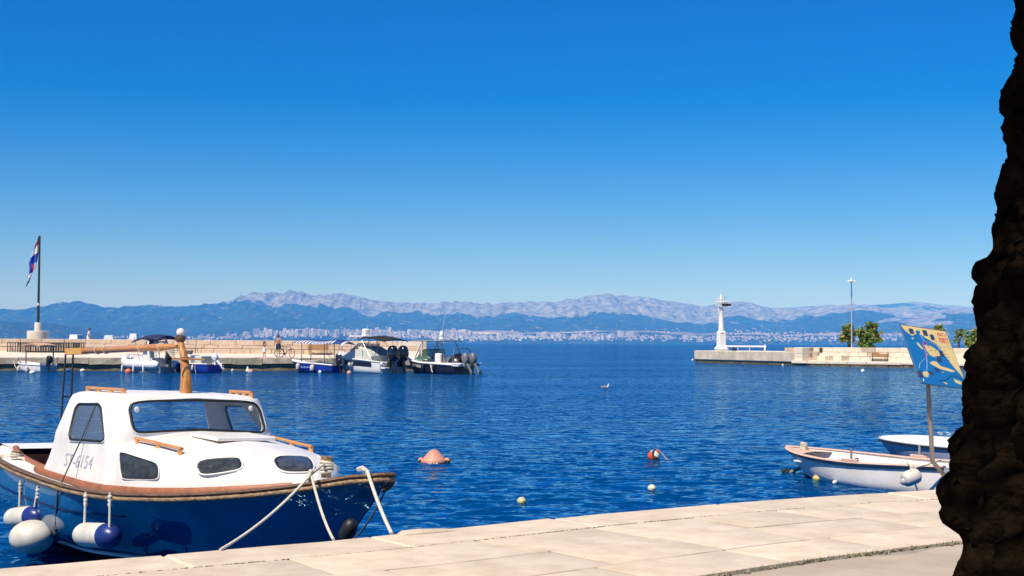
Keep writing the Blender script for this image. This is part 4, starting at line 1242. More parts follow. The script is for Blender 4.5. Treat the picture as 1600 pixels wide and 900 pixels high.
# ================================================================ LEFT BREAKWATER
PA = Vector((-38.69, 101.8, 0)); PU = Vector((31.66, 4.2, 0)).normalized(); PV = Vector((-PU.y, PU.x, 0))
P_ANG = math.atan2(PU.y, PU.x)
def pier(s, d, z): return PA + PU * s + PV * d + Vector((0, 0, z))
def pier_s(px, d):
    k = ray(px, 540).x
    # X = k*Y along the line at offset d
    b = PA + PV * d
    return (k * b.y - b.x) / (PU.x - k * PU.y)
def pier_at(px, d, z): return pier(pier_s(px, d), d, z)
def base_z(s): return 1.45 - .29 * max(0, min(1, s / 28))
PIERTOP = mat("bright_paving", (0.60, 0.53, 0.44), .8, scale=.9, col2=(0.72, 0.65, 0.56), bump=.01, bscale=3)
WALLST = mat("warm_wall_stone", (0.56, 0.41, 0.29), .85, var=.13, scale=1.6, col2=(0.72, 0.57, 0.43), bump=.02, bscale=6)
WALLLT = mat("pale_wall_stone", (0.70, 0.62, 0.50), .85, var=.1, scale=1.6, col2=(0.80, 0.74, 0.64), bump=.02, bscale=6)
COPE = mat("grey_coping_stone", (0.30, 0.26, 0.19), .9, var=.14, scale=1.3, col2=(0.52, 0.45, 0.34), bump=.03, bscale=5)
SLIME = mat("weedy_quay_face", (0.07, 0.055, 0.03), .8, scale=1.1, col2=(0.30, 0.23, 0.115), bump=.05, bscale=3)
S_END = pier_s(667, 6.5)
def slope_z(s, d): return 1.0 + (base_z(s) - 1.0) * min(1, max(0, (d - .6) / 5.9))
def build_pier():
    mb = MB()
    ss = np.linspace(-30, S_END, 20)
    rings = [[pier(s, .14, -1), pier(s, .18, .56), pier(s, .40, .57), pier(s, .40, .94), pier(s, .7, slope_z(s, .7) - .004), pier(s, 3, slope_z(s, 3)), pier(s, 6.6, base_z(s)), pier(s, 6.9, base_z(s) + .1), pier(s, 7.2, 1.62), pier(s, 12, 1.62), pier(s, 12.1, -1)] for s in ss]
    mb.loft(rings, False, False)
    mb.f.append(tuple(reversed([(len(ss) - 1) * 11 + k for k in range(11)])))
    o = mb.build("breakwater", PIERTOP); o.data.materials.append(SLIME); tag(o, kind='structure')
    for p in o.data.polygons:
        if abs(p.normal.z) < .3 and p.center.z < .8: p.material_index = 1
    rnd = random.Random(5)
    # coping blocks along the edge
    cb = []
    s = -9
    while s < S_END - .5:
        l = rnd.uniform(1.8, 3.2); l = min(l, S_END - s)
        b = MB(); g = .02
        zt = 1.0 + rnd.uniform(-.012, .012); h0 = .50 + rnd.uniform(-.05, .05)
        n = 4; f = []; 
        xs = np.linspace(g, l - g, n)
        r0 = [pier(s + x, rnd.uniform(-.03, .03), h0 + rnd.uniform(-.04, .04)) for x in xs]
        r1 = [pier(s + x, rnd.uniform(-.02, .02), zt - .03) for x in xs]
        r2 = [pier(s + x, .05, zt) for x in xs]; r3 = [pier(s + x, .72, zt) for x in xs]; r4 = [pier(s + x, .72, h0) for x in xs]
        b.loft([list(q) for q in zip(r0, r1, r2, r3, r4)], False, False)
        b.f.append((0, 1, 2, 3, 4)); b.f.append(tuple(reversed(range((n - 1) * 5, n * 5))))
        b.build("coping_block", COPE, o); s += l
    # courses of rough boulders showing at the foot
    # parapet wall
    w = thing("parapet_wall", "long low wall of warm sandstone blocks along the left breakwater", "wall", pier(0, 6.5, 1.3), P_ANG)
    Mi = (Matrix.Translation(pier(0, 6.5, 1.3)) @ Matrix.Rotation(P_ANG, 4, 'Z')).inverted()
    mb = MB(); rr = []
    for s in np.linspace(-30, S_END - .04, 12):
        zt = 2.43 - .10 * max(0, min(1, s / 28)) - .03
        rr.append([Mi @ pier(s, .04 + 6.5, base_z(s) - .05), Mi @ pier(s, 6.54, zt), Mi @ pier(s, 7.16, zt), Mi @ pier(s, 7.16, 1.5)])
    mb.loft(rr, False, False); mb.f.append(tuple(range(len(mb.v) - 4, len(mb.v)))); mb.build("core", mat("wall_mortar", (.50, .38, .28), .9), w)
    for ci, (f0, f1) in enumerate(((0, .36), (.36, .62), (.62, 1.0))):
        s = -8.5 - ci * .4
        while s < S_END - .1:
            l = rnd.uniform(1.1, 2.1) if ci < 2 else rnd.uniform(1.3, 2.3)
            l = min(l, S_END - s)
            if l < .25: break
            zb = base_z(s + l / 2) - (.03 if ci == 0 else 0); zt = 2.43 - .10 * max(0, min(1, s / 28))
            z0 = zb + (zt - zb) * f0; z1 = zb + (zt - zb) * f1
            b = MB(); out = rnd.uniform(0, .05); d1 = 7.18 if ci == 2 else 6.9
            c = (pier(s + l / 2, 6.5 - out, 0) + pier(s + l / 2, d1, 0)) / 2; c.z = (z0 + z1) / 2
            b.box(Mi @ c, (l - .035, d1 - 6.5 + out, z1 - z0 - .018))
            px = 800 + 2100 * c.x / c.y
            m = WALLLT if (607 < px < 629 or 637 < px < 643) else WALLST
            b.build("block", m, w, bevel=.02); s += l
build_pier()

def railing():
    s0 = pier_s(11, 5.2); s1 = pier_s(132, 5.2)
    zb = 1.24
    t = thing("slatted_barrier", "dark barrier of uneven upright slats before the left breakwater wall", "barrier", pier(s0, 5.2, zb), P_ANG)
    L = s1 - s0; H = .90
    b = MB(); b.box((L / 2, 0, H - .03), (L, .06, .06)); b.build("top_rail", DKMETAL, t)
    b = MB(); b.box((L * .62, 0, .12), (L * .76, .10, .20)); b.box((L * .12, 0, .2), (L * .24, .05, .05)); b.build("bottom_rail", mat("dark_brown_wood", (.03, .02, .015), .7), t)
    rnd = random.Random(4); base = None
    for k in range(31):
        x = .05 + (L - .1) * k / 30
        wdt = rnd.choice((.08, .11, .15, .20)) if 3 < k < 29 else .06
        b = MB(); b.box((0, 0, 0), (wdt, .05, H - .1)); 
        o = b.build("slat", DKMETAL if k % 3 else mat("dark_brown_wood", (.03, .02, .015)), t); o.location = (x, rnd.uniform(-.02, .02), H / 2)
    for k in (0, .33, .67, 1):
        b = MB(); b.box((L * k, .25, .0), (.06, .6, .06)); b.build("foot", DKMETAL, t)
railing()

def bench(pos, rz, label, L=1.5, cat="bench"):
    t = thing("bench", label, cat, pos, rz, "wooden benches on the quays")
    m = mat("bench_wood", (.36, .19, .08), .6, scale=4, col2=(.50, .29, .13), stretch=(1, 8, 8))
    for i in range(3):
        b = MB(); b.box((0, .05 + .14 * i, .44), (L, .12, .035)); b.build("seat_slat", m, t)
    for i in range(3):
        b = MB(); b.box((0, .50 + .02 * i, .56 + .13 * i), (L, .03, .11)); b.build("back_slat", m, t)
    for s in (-1, 1):
        b = MB(); x = s * (L / 2 - .15)
        b.tube([(x, .0, 0), (x, .02, .43)], .03, 6); b.tube([(x, .48, 0), (x, .46, .43), (x, .56, .92)], .03, 6); b.box((x, .24, .41), (.05, .5, .04))
        b.build("leg_frame", DKMETAL, t)
    return t
bench(pier_at(497, 5.6, slope_z(26, 5.6)), P_ANG, "wooden bench with backrest against the left breakwater wall", 1.75)

def flagpole():
    p = pier_at(59, 8.2, 1.62)
    t = thing("flagpole", "tall dark flagpole on a round stepped white plinth behind the left wall", "flagpole", p)
    PL = mat("plinth_white", (.62, .57, .50), .8, var=.08, scale=3)
    H0 = 2.2 + (533.8 - 517) / 2100 * 110 - 1.62; H1 = 2.2 + (533.8 - 504) / 2100 * 110 - 1.62; H2 = 2.2 + (533.8 - 368) / 2100 * 110 - 1.62
    b = MB(); b.lathe([(.86, 0), (.86, H0 - .03), (.83, H0)], 32); b.build("plinth", PL, t, smooth=40)
    b = MB(); b.lathe([(.29, H0), (.28, H1 - .03), (.26, H1)], 24); b.build("pedestal", PL, t, smooth=40)
    b = MB(); b.lathe([(.11, H1), (.10, H1 + 1.6)], 14); b.lathe([(.098, H1 + 1.6), (.075, H2 - .05), (.03, H2)], 14); pole = b.build("pole", mat("pole_dark", (.025, .022, .022), .5), t, smooth=40)
    b = MB(); b.box((.0, -.10, H1 + 1.5), (.15, .03, .18)); b.build("notice", mat("notice_white", (.7, .7, .7), .6), pole)
    return t, p, H2
FP, FPP, FPH = flagpole()
def flag():
    t = thing("flag", "red white and blue flag hanging limp from the dark flagpole", "flag", FPP + Vector((-.09, 0, FPH - .12)), 0)
    # a limp cloth gathered against the pole; stripes run down the folds
    def sheet(name, a0, a1, m):
        rows = 26; b = MB(); rings = []
        for i in range(rows):
            f = i / (rows - 1)
            z = -f * 3.95
            ring = []
            for k in range(7):
                a = a0 + (a1 - a0) * k / 6
                w = np.interp(f, [0, .12, .3, .5, .62, .8, 1], [.05, .30, .46, .74, .70, .78, .95])
                lo = np.interp(f, [0, .3, .55, .75, 1], [0, .02, .10, .30, .62])
                x = -(lo + (w - lo) * a)
                y = .14 * math.sin(a * 9 + f * 5) * (.3 + f) + .05 * math.sin(f * 14)
                ring.append(Vector((x, y, z - .35 * a * f)))
            rings.append(ring)
        b.loft(rings, False, False)
        return b.build(name, m, t, smooth=80, fix=False)
    RED = mat("flag_red", (.62, .03, .04), .8); WH = mat("flag_white", (.80, .79, .80), .8); BL = mat("flag_blue", (.01, .05, .42), .8)
    def band(name, f0, f1, a0, a1, m):
        b = MB(); rings = []
        for i in range(9):
            f = f0 + (f1 - f0) * i / 8
            ring = []
            w = np.interp(f, [0, .12, .3, .5, .62, .8, 1], [.05, .26, .46, .78, .74, .82, .98])
            lo = np.interp(f, [0, .3, .55, .75, 1], [0, .0, .06, .30, .74])
            for k in range(9):
                a = a0 + (a1 - a0) * k / 8
                sk = .30 * (a - .5)
                x = -(lo + (w - lo) * a)
                y = .10 * math.sin(a * 10 + f * 6) * (.4 + f)
                ring.append(Vector((x, y, -(f + sk * .35) * 3.9)))
            rings.append(ring)
        b.loft(rings, False, False); return b.build(name, m, t, smooth=80, fix=False)
    band("red_stripe", 0.0, .20, 0, 1, RED); band("white_stripe", .20, .37, 0, 1, WH); band("blue_stripe", .37, .58, 0, 1, BL)
    band("blue_fold", .58, .76, .35, 1, BL)
    band("emblem_fold", .58, .70, 0, .35, WH); 
    band("white_fold", .76, .92, .0, 1, WH); band("red_fold", .70, .80, 0, .28, RED); band("blue_tip", .92, 1.0, 0, 1, BL)
    # chequered shield glimpsed in the folds
    b = MB()
    for i in range(4):
        for j in range(3):
            if (i + j) % 2 == 0: b.box((-.24 - .09 * j, -.17, -2.3 - .11 * i), (.09, .01, .11))
    o = b.build("shield", RED, t); o['kind'] = 'stuff'
flag()

# ---------------------------------------------------------------- people
SKIN = mat("skin", (.48, .25, .16), .6, var=.06, scale=20)
HAIR = mat("dark_hair", (.02, .014, .01), .6)
def body_mesh(j, rad, edges):
    me = bpy.data.meshes.new("body")
    names = list(j); vi = {n: i for i, n in enumerate(names)}
    me.from_pydata([j[n] for n in names], [(vi[a], vi[b]) for a, b in edges], [])
    o = bpy.data.objects.new("b", me); COL.objects.link(o)
    md = o.modifiers.new("s", 'SKIN'); md.use_smooth_shade = True
    sv = me.skin_vertices[0].data
    for n in names:
        r_ = rad[n]; sv[vi[n]].radius = r_ if isinstance(r_, tuple) else (r_, r_); sv[vi[n]].use_root = (n == 'pelvis')
    o.modifiers.new("u", 'SUBSURF').levels = 2
    o.modifiers['u'].render_levels = 2
    dg = bpy.context.evaluated_depsgraph_get(); dg.update()
    out = bpy.data.meshes.new_from_object(o.evaluated_get(dg)); bpy.data.objects.remove(o, do_unlink=True)
    out.polygons.foreach_set('use_smooth', [True] * len(out.polygons))
    return out
def person(label, pos, rz, H, arms, walk=0.0, skin_m=SKIN, lean=0.0, cat="person"):
    """H: standing height; arms: {'l': (elbow, wrist), 'r': ...} in units of H from the shoulder"""
    t = thing("person", label, cat, pos, rz)
    k = H
    j = {'pelvis': (0, 0, .52), 'waist': (0, lean * .2, .60), 'chest': (0, lean * .6, .71), 'neck0': (0, lean * .9, .815), 'neck': (0, lean, .85), 'head': (0, lean + .012, .905), 'crown': (0, lean + .008, .965)}
    r_ = {'pelvis': (.082, .062), 'waist': (.070, .052), 'chest': (.088, .062), 'neck0': (.05, .042), 'neck': (.03, .03), 'head': (.048, .055), 'crown': (.038, .045)}
    e = [('pelvis', 'waist'), ('waist', 'chest'), ('chest', 'neck0'), ('neck0', 'neck'), ('neck', 'head'), ('head', 'crown')]
    for s, n in ((-1, 'r'), (1, 'l')):
        w = walk * s
        j['hip' + n] = (.055 * s, 0, .49); j['knee' + n] = (.058 * s, w * .5 + .012, .28); j['ankle' + n] = (.058 * s, w - .01, .05); j['toe' + n] = (.065 * s, w + .085, .016)
        r_.update({'hip' + n: .058, 'knee' + n: .036, 'ankle' + n: .022, 'toe' + n: (.024, .014)})
        e += [('pelvis', 'hip' + n), ('hip' + n, 'knee' + n), ('knee' + n, 'ankle' + n), ('ankle' + n, 'toe' + n)]
        sh = Vector((.108 * s, lean * .85, .80)); el, wr = arms[n]
        j['sh' + n] = tuple(sh); j['el' + n] = tuple(sh + Vector((el[0] * s, el[1], el[2]))); j['wr' + n] = tuple(sh + Vector((wr[0] * s, wr[1], wr[2])))
        hd = (Vector(j['wr' + n]) - Vector(j['el' + n])).normalized()
        j['ha' + n] = tuple(Vector(j['wr' + n]) + hd * .05); j['fi' + n] = tuple(Vector(j['wr' + n]) + hd * .095 + Vector((0, .01, 0)))
        r_.update({'sh' + n: .042, 'el' + n: .026, 'wr' + n: .018, 'ha' + n: (.024, .013), 'fi' + n: (.014, .009)})
        e += [('neck0', 'sh' + n), ('sh' + n, 'el' + n), ('el' + n, 'wr' + n), ('wr' + n, 'ha' + n), ('ha' + n, 'fi' + n)]
    J = {n: tuple(c * k for c in v) for n, v in j.items()}
    RR = {n: (tuple(c * k for c in v) if isinstance(v, tuple) else v * k) for n, v in r_.items()}
    me = body_mesh(J, RR, e); me.materials.append(skin_m); me.name = "body"
    body = link("body", me, t)
    # face
    b = MB(); hc = Vector(J['head'])
    b.ball(hc + Vector((0, .058 * k, -.004 * k)), (.009 * k, .014 * k, .014 * k), 8, 6); b.build("nose", skin_m, body)
    b = MB()
    for s in (-1, 1):
        b2 = MB(); b2.ball(hc + Vector((s * .019 * k, .050 * k, .012 * k)), .007 * k, 8, 6); b2.build("eye", HAIR, body)
        b2 = MB(); b2.ball(hc + Vector((s * .052 * k, 0, 0)), (.008 * k, .015 * k, .018 * k), 8, 6); b2.build("ear", skin_m, body)
    b.box(hc + Vector((0, .053 * k, -.028 * k)), (.03 * k, .008 * k, .006 * k)); b.build("mouth", mat("lips", (.35, .12, .10), .6), body)
    return t, J, k
def shorts(t, J, k, m, top=.60, knee=.34, loose=1.25):
    b = MB()
    P = Vector(J['pelvis']); 
    b.tube([P + Vector((0, 0, k * (top - .52))), P + Vector((0, 0, .03 * k)), P - Vector((0, 0, .03 * k)), P - Vector((0, 0, .07 * k))], [(.074 * k, .102 * k), (.080 * k, .116 * k), (.082 * k, .118 * k), (.07 * k, .10 * k)], 16, up=(0, 1, 0))
    for n in 'lr':
        h = Vector(J['hip' + n]); q = Vector(J['knee' + n]); f = (.49 - knee) / .21
        b.tube([h + Vector((0, 0, .02 * k)), h.lerp(q, f * .5), h.lerp(q, f)], [.068 * k * loose * .9, .064 * k * loose * .9, .062 * k * loose], 12)
    o = b.build("shorts", m, t, smooth=60); o['kind'] = 'stuff'; del o['kind']
def hair(t, J, k, m, long=0.0):
    b = MB(); h = Vector(J['head'])
    b.ball(h + Vector((0, -.012 * k, .032 * k)), (.058 * k, .066 * k, .054 * k), 14, 10)
    if long:
        b.tube([h + Vector((0, -.03 * k, .03 * k)), h + Vector((0, -.055 * k, -.04 * k)), h + Vector((0, -.065 * k, -long * k))], [(.05 * k, .055 * k), (.035 * k, .06 * k), (.02 * k, .045 * k)], 10, up=(0, 1, 0))
    b.build("hair", m, t, smooth=70)
DOWN = ((.02, -.02, -.17), (.025, .03, -.32))
NAVY = mat("navy_cloth", (.02, .03, .07), .9); WCLOTH = mat("white_cloth", (.78, .76, .74), .9)
t, J, k = person("shirtless man in dark shorts standing behind the bicycle on the breakwater", pier_at(435, 1.6, slope_z(20, 1.6)), P_ANG + R(150), 1.76, {'l': ((.05, .02, -.165), (-.04, .13, -.15)), 'r': ((.05, .02, -.165), (-.02, .13, -.12))})
shorts(t, J, k, NAVY, .61, .36); hair(t, J, k, HAIR)
b = MB(); b.tube([Vector(J['hipl']) + Vector((.07 * k, -.02, .05)), Vector(J['hipl']) + Vector((.085 * k, -.02, -.12)), Vector(J['hipl']) + Vector((.075 * k, -.02, -.26))], [(.05, .02), (.07, .03), (.06, .02)], 8); b.build("towel", WCLOTH, t, smooth=70)
t, J, k = person("long-haired child in white shorts holding both hands to her face", pier_at(413, 1.0, slope_z(20, 1.0)), P_ANG + R(-65), 1.30, {'l': ((.04, .06, -.13), (-.04, .11, .02)), 'r': ((.04, .06, -.13), (-.04, .11, .02))}, .04)
shorts(t, J, k, WCLOTH, .60, .33, 1.3); hair(t, J, k, mat("brown_hair", (.05, .025, .015), .6), .20)
t, J, k = person("person in a white t-shirt and dark cap walking behind the left wall", pier_at(138, 9.0, 1.62), P_ANG + R(-80), 1.74, {'l': ((.03, -.05, -.16), (.03, .03, -.30)), 'r': ((.03, .02, -.165), (.02, .10, -.29))}, .16, lean=.03)
shorts(t, J, k, WCLOTH, .62, .33)
b = MB(); P = Vector(J['pelvis'])
b.tube([P + Vector((0, 0, .0)), Vector(J['waist']), Vector(J['chest']), Vector(J['neck0']) + Vector((0, 0, -.02)), Vector(J['neck']) - Vector((0, 0, .03))], [(.068 * k, .10 * k), (.062 * k, .092 * k), (.07 * k, .108 * k), (.055 * k, .10 * k), (.034 * k, .045 * k)], 16, up=(0, 1, 0))
for n in 'lr': b.tube([Vector(J['sh' + n]) + Vector((0, 0, .01)), Vector(J['sh' + n]).lerp(Vector(J['el' + n]), .65)], [.055 * k, .046 * k], 10)
b.build("t_shirt", WCLOTH, t, smooth=70); 
b = MB(); h = Vector(J['head']); b.ball(h + Vector((0, -.004 * k, .03 * k)), (.056 * k, .064 * k, .05 * k), 14, 8); b.box(h + Vector((0, .075 * k, .028 * k)), (.08 * k, .06 * k, .01 * k)); b.build("cap", mat("dark_cap", (.02, .02, .025), .8), t, smooth=60)

def bicycle():
    p = pier_at(446, .85, 1.0)
    t = thing("bicycle", "dark bicycle with orange front rim standing on the breakwater edge", "bicycle", p, P_ANG + R(-6))
    FR = mat("bike_frame", (.03, .03, .035), .35); TY = mat("tyre", (.015, .015, .015), .8); RIM = mat("grey_rim", (.25, .25, .26), .4, metal=.8); ORR = mat("orange_rim", (.65, .16, .05), .5)
    Rw = .36; rear = Vector((-.48, 0, Rw)); front = Vector((.52, -.05, Rw)); st = R(48)
    def wheel(c, ang, rm):
        e1 = Vector((math.cos(ang), -math.sin(ang), 0))
        cir = [c + e1 * (math.cos(g) * Rw) + Vector((0, 0, math.sin(g) * Rw)) for g in np.linspace(0, 2 * math.pi, 33)]
        b = MB(); b.tube(cir, .024, 6, caps=False); w = b.build("wheel", TY, t, smooth=80)
        b = MB(); b.tube([c + (q - c) * .93 for q in cir], .013, 6, caps=False); b.build("rim", rm, w, smooth=80)
        b = MB()
        for g in range(14):
            q = c + e1 * (math.cos(g * .4488) * Rw * .92) + Vector((0, 0, math.sin(g * .4488) * Rw * .92)); b.tube([c, q], .003, 3)
        b.build("spokes", RIM, w)
    wheel(rear, 0, RIM); wheel(front, st, ORR)
    bb = Vector((-.05, 0, .29)); seat = Vector((-.20, 0, .86)); head = Vector((.36, -.02, .92)); headl = Vector((.40, -.03, .74))
    b = MB()
    for a, c in ((bb, seat), (seat - Vector((0, 0, .06)), head - Vector((0, 0, .04))), (bb, headl), (seat - Vector((0, 0, .08)), rear), (bb, rear), (headl, head)): b.tube([a, c], .019, 8)
    b.build("frame", FR, t, smooth=60)
    b = MB(); 
    for s in (-1, 1): b.tube([headl, headl + Vector((.03, s * .05, -.06)), front + Vector((0, s * .05, 0))], .014, 6)
    b.build("fork", FR, t, smooth=60)
    b = MB(); b.tube([head, head + Vector((-.01, 0, .12))], .015, 6); hx = Vector((math.sin(st), math.cos(st), 0))
    b.tube([head + Vector((0, 0, .12)) - hx * .30 + Vector((-.04, 0, .02)), head + Vector((0, 0, .12)), head + Vector((0, 0, .12)) + hx * .30 + Vector((-.04, 0, .02))], .014, 6); b.build("handlebar", FR, t, smooth=60)
    b = MB(); b.tube([seat + Vector((-.13, 0, .05)), seat + Vector((0, 0, .055)), seat + Vector((.14, 0, .045))], [(.03, .08), (.03, .06), (.018, .025)], 10); b.tube([seat - Vector((0, 0, .05)), seat + Vector((0, 0, .05))], .013, 6); b.build("saddle", TY, t, smooth=60)
    b = MB(); b.lathe([(.095, -.006), (.095, .006)], 18, bb + Vector((0, -.04, 0)), Matrix.Rotation(R(90), 3, 'X')); 
    b.tube([bb + Vector((0, -.06, 0)), bb + Vector((.10, -.07, -.13)), bb + Vector((.10, -.14, -.13))], .012, 6); b.tube([bb + Vector((0, .06, 0)), bb + Vector((-.10, .07, .13)), bb + Vector((-.10, .14, .13))], .012, 6); b.build("crank", DKMETAL, t)
bicycle()
def towel():
    t = tag(MB().box(pier_at(404, .9, 1.02), (.7, .35, .05), (0, 0, .2)).build("bag", mat("pinkish_bag", (.50, .30, .28), .8), None, bevel=.02), "flat pinkish bag lying on the breakwater beside the child", "bag")
towel()
def thin_pole():
    p = pier_at(305, 6.1, base_z(14) - .05)
    b = MB(); b.tube([Vector((0, 0, 0)), Vector((.10, 0, 1.35))], .022, 8); o = b.build("pole", DKMETAL); o.location = p
    tag(o, "thin dark pole leaning against the breakwater wall right of the cabin boat's mast", "pole")
thin_pole()
# ================================================================ BOATS AT THE BREAKWATER
BLK = mat("black_paint", (.012, .012, .014), .35); DKHULL = mat("dark_navy_hull", (.012, .016, .035), .3); NAVYHULL = mat("royal_blue_hull", (.01, .035, .30), .3)
BIMN = mat("navy_canvas", (.012, .02, .07), .8); BIMB = mat("black_canvas", (.012, .013, .016), .8); CANV = mat("grey_canvas", (.50, .51, .45), .85, var=.1, scale=3); TUBEW = mat("white_tube", (.74, .74, .73), .5)
GREYT = mat("grey_tube", (.30, .31, .33), .55); CUSH = mat("red_cushion", (.42, .08, .06), .8); GGLASS = glass("green_tinted_glass", (.40, .62, .52), .6)
TEAL = mat("pale_teal_paint", (.42, .56, .58), .5, var=.1, scale=4)
SILVER = mat("silver_grey_cowl", (.16, .17, .18), .35); ENGB = mat("gloss_black_cowl", (.01, .012, .018), .12, coat=.5); ENGW = mat("white_cowl", (.72, .72, .72), .35)
def place(label, pxb, yb, pxs, ys, name, Ld, group="boats moored at the left breakwater"):
    bow = PY(pxb, 560, yb); stern = PY(pxs, 560, ys)
    d = (bow - stern); d.z = 0; L = Ld
    t = thing(name, label, "boat", (stern.x, stern.y, 0), math.atan2(d.y, d.x), group)
    t.scale = (d.length / Ld, 1, 1)
    return t, L
def outboard(t, x, y, z, s, tilt, m, leg_m=None):
    """engine hung on the transom; tilt lifts the leg out of the water"""
    Mx = Matrix.Translation((x, y, z)) @ Matrix.Rotation(R(tilt), 4, 'Y') @ Matrix.Scale(s, 4)
    b = MB(); rr = []
    for zz, lx, ly_, ox in ((.0, .17, .13, -.24), (.08, .23, .17, -.26), (.25, .27, .19, -.28), (.42, .26, .18, -.29), (.54, .21, .14, -.28), (.60, .12, .08, -.27)):
        rr.append([Mx @ Vector((ox + lx * math.copysign(abs(math.cos(g)) ** .7, math.cos(g)), ly_ * math.copysign(abs(math.sin(g)) ** .7, math.sin(g)), zz)) for g in np.linspace(0, 2 * math.pi, 17)[:-1]])
    b.loft(rr); e = b.build("outboard_motor", m, t, smooth=50)
    b = MB(); rr = []
    for zz, lx, ly_, ox in ((.02, .12, .09, -.22), (-.25, .10, .06, -.24), (-.55, .09, .045, -.26), (-.80, .10, .04, -.27), (-1.0, .05, .02, -.28)):
        rr.append([Mx @ Vector((ox + lx * math.cos(g), ly_ * math.sin(g), zz)) for g in np.linspace(0, 2 * math.pi, 13)[:-1]])
    b.loft(rr); b.tube([Mx @ Vector((-.12, 0, -.78)), Mx @ Vector((-.28, 0, -.78)), Mx @ Vector((-.46, 0, -.78))], [.03 * s, .065 * s, .03 * s], 10)
    b.box(Mx @ Vector((-.05, 0, -.02)), (.18 * s, .2 * s, .35 * s)); b.build("leg", leg_m or m, e, smooth=50)
    b = MB()
    for k in range(3):
        a = k * 2.094
        c = Vector((-.44, .1 * math.cos(a), -.78 + .1 * math.sin(a))); b.ball(Mx @ c, (.02 * s, .07 * s, .07 * s), 8, 6)
    b.build("propeller", DKMETAL, e)
def canopy(t, x0, x1, w, z0, z1, m, droop=.12, th=.03, name="canopy", valance=.0):
    b = MB(); top = []
    n = 13
    rr = []
    for i in range(n):
        f = i / (n - 1); x = x0 + (x1 - x0) * f
        zc = z0 + (z1 - z0) * f + .16 * math.sin(math.pi * f)
        ring = [Vector((x, w * k, zc - droop * abs(k) ** 2.5)) for k in np.linspace(-1, 1, 9)]
        ring += [p - Vector((0, 0, th + valance)) for p in reversed(ring)]
        rr.append(ring)
    b.loft(rr, True, True)
    return b.build(name, m, t, smooth=50)
def posts(t, pts, r_, m, name="post"):
    for a, c in pts:
        b = MB(); b.tube([a, c], r_, 6); b.build(name, m, t, smooth=60)
def small_fender(t, x, y, z, m=FENDER, r_=.10, h=.5):
    b = MB(); b.lathe([(.02, -h / 2), (r_ * .8, -h / 2 + .05), (r_, -h / 2 + .12), (r_, h / 2 - .12), (r_ * .8, h / 2 - .05), (.03, h / 2)], 12, (x, y, z)); b.tube([(x, y, z + h / 2), (x, y * .93, z + h / 2 + .18)], .012, 5); b.build("fender", m, t, smooth=60)
def deckcap(t, rings, m, x0f, x1f, camber=.05, name="deck", inset=.0, dz=.0):
    n = len(rings); b = MB(); rr = []
    for r_ in rings[int(n * x0f):int(n * x1f)]:
        a, c = r_[0], r_[-1]
        rr.append([Vector((a.x, a.y + (c.y - a.y) * k, a.z + dz + camber * math.sin(math.pi * k))) for k in np.linspace(inset, 1 - inset, 9)])
    b.loft(rr, False, False); return b.build(name, m, t, smooth=40)

# (a) little pale boat far left, two awning posts
def boat_a():
    t, L = place("small pale-teal boat with a thin awning on two posts, far left", 32, 99.6, 76, 97.5, "dinghy", 3.6)
    rings, nt = open_hull(t, L, 1.75, .72, .52, .48, WHITE2, INWHITE, WHITE2, floor=.15, draft=.2, rake=.5, transom=.8, zbot=-.05)
    gunwale(t, rings, nt, WHITE2, w=.05, h=.05, dz=.02); 
    b = MB(); b.add([Vector((-.015, p.y * 1.01, p.z)) for p in rings[0]], [tuple(range(len(rings[0])))]); b.build('transom', TEAL, t, fix=False)
    for x in (.9, 2.0): 
        b = MB(); b.box((x, 0, .36), (.28, 1.4, .05)); b.build("thwart", PINKW, t)
    outboard(t, .02, .1, .62, .95, 0, BLK)
    canopy(t, .1, 2.3, .72, 1.95, 1.98, mat("pinkish_canvas", (.50, .30, .22), .85), .05, .10)
    posts(t, [((.35, -.6, .5), (.3, -.6, 1.95)), ((1.9, .62, .5), (1.95, .62, 1.95))], .045, mat("post_grey_green", (.14, .15, .13), .6))
    small_fender(t, 1.2, .98, .18, FENDER, .12, .5); small_fender(t, 2.4, .92, .2, FENDER, .11, .45); small_fender(t, L + .05, .0, .45, FENDER, .09, .3)
    b = MB(); b.tube(bez((L - .1, 0, .6), (L + 1.7, -.5, .75), .5), .03, 6); b.build("mooring_rope", ROPE, t, smooth=80)
boat_a()
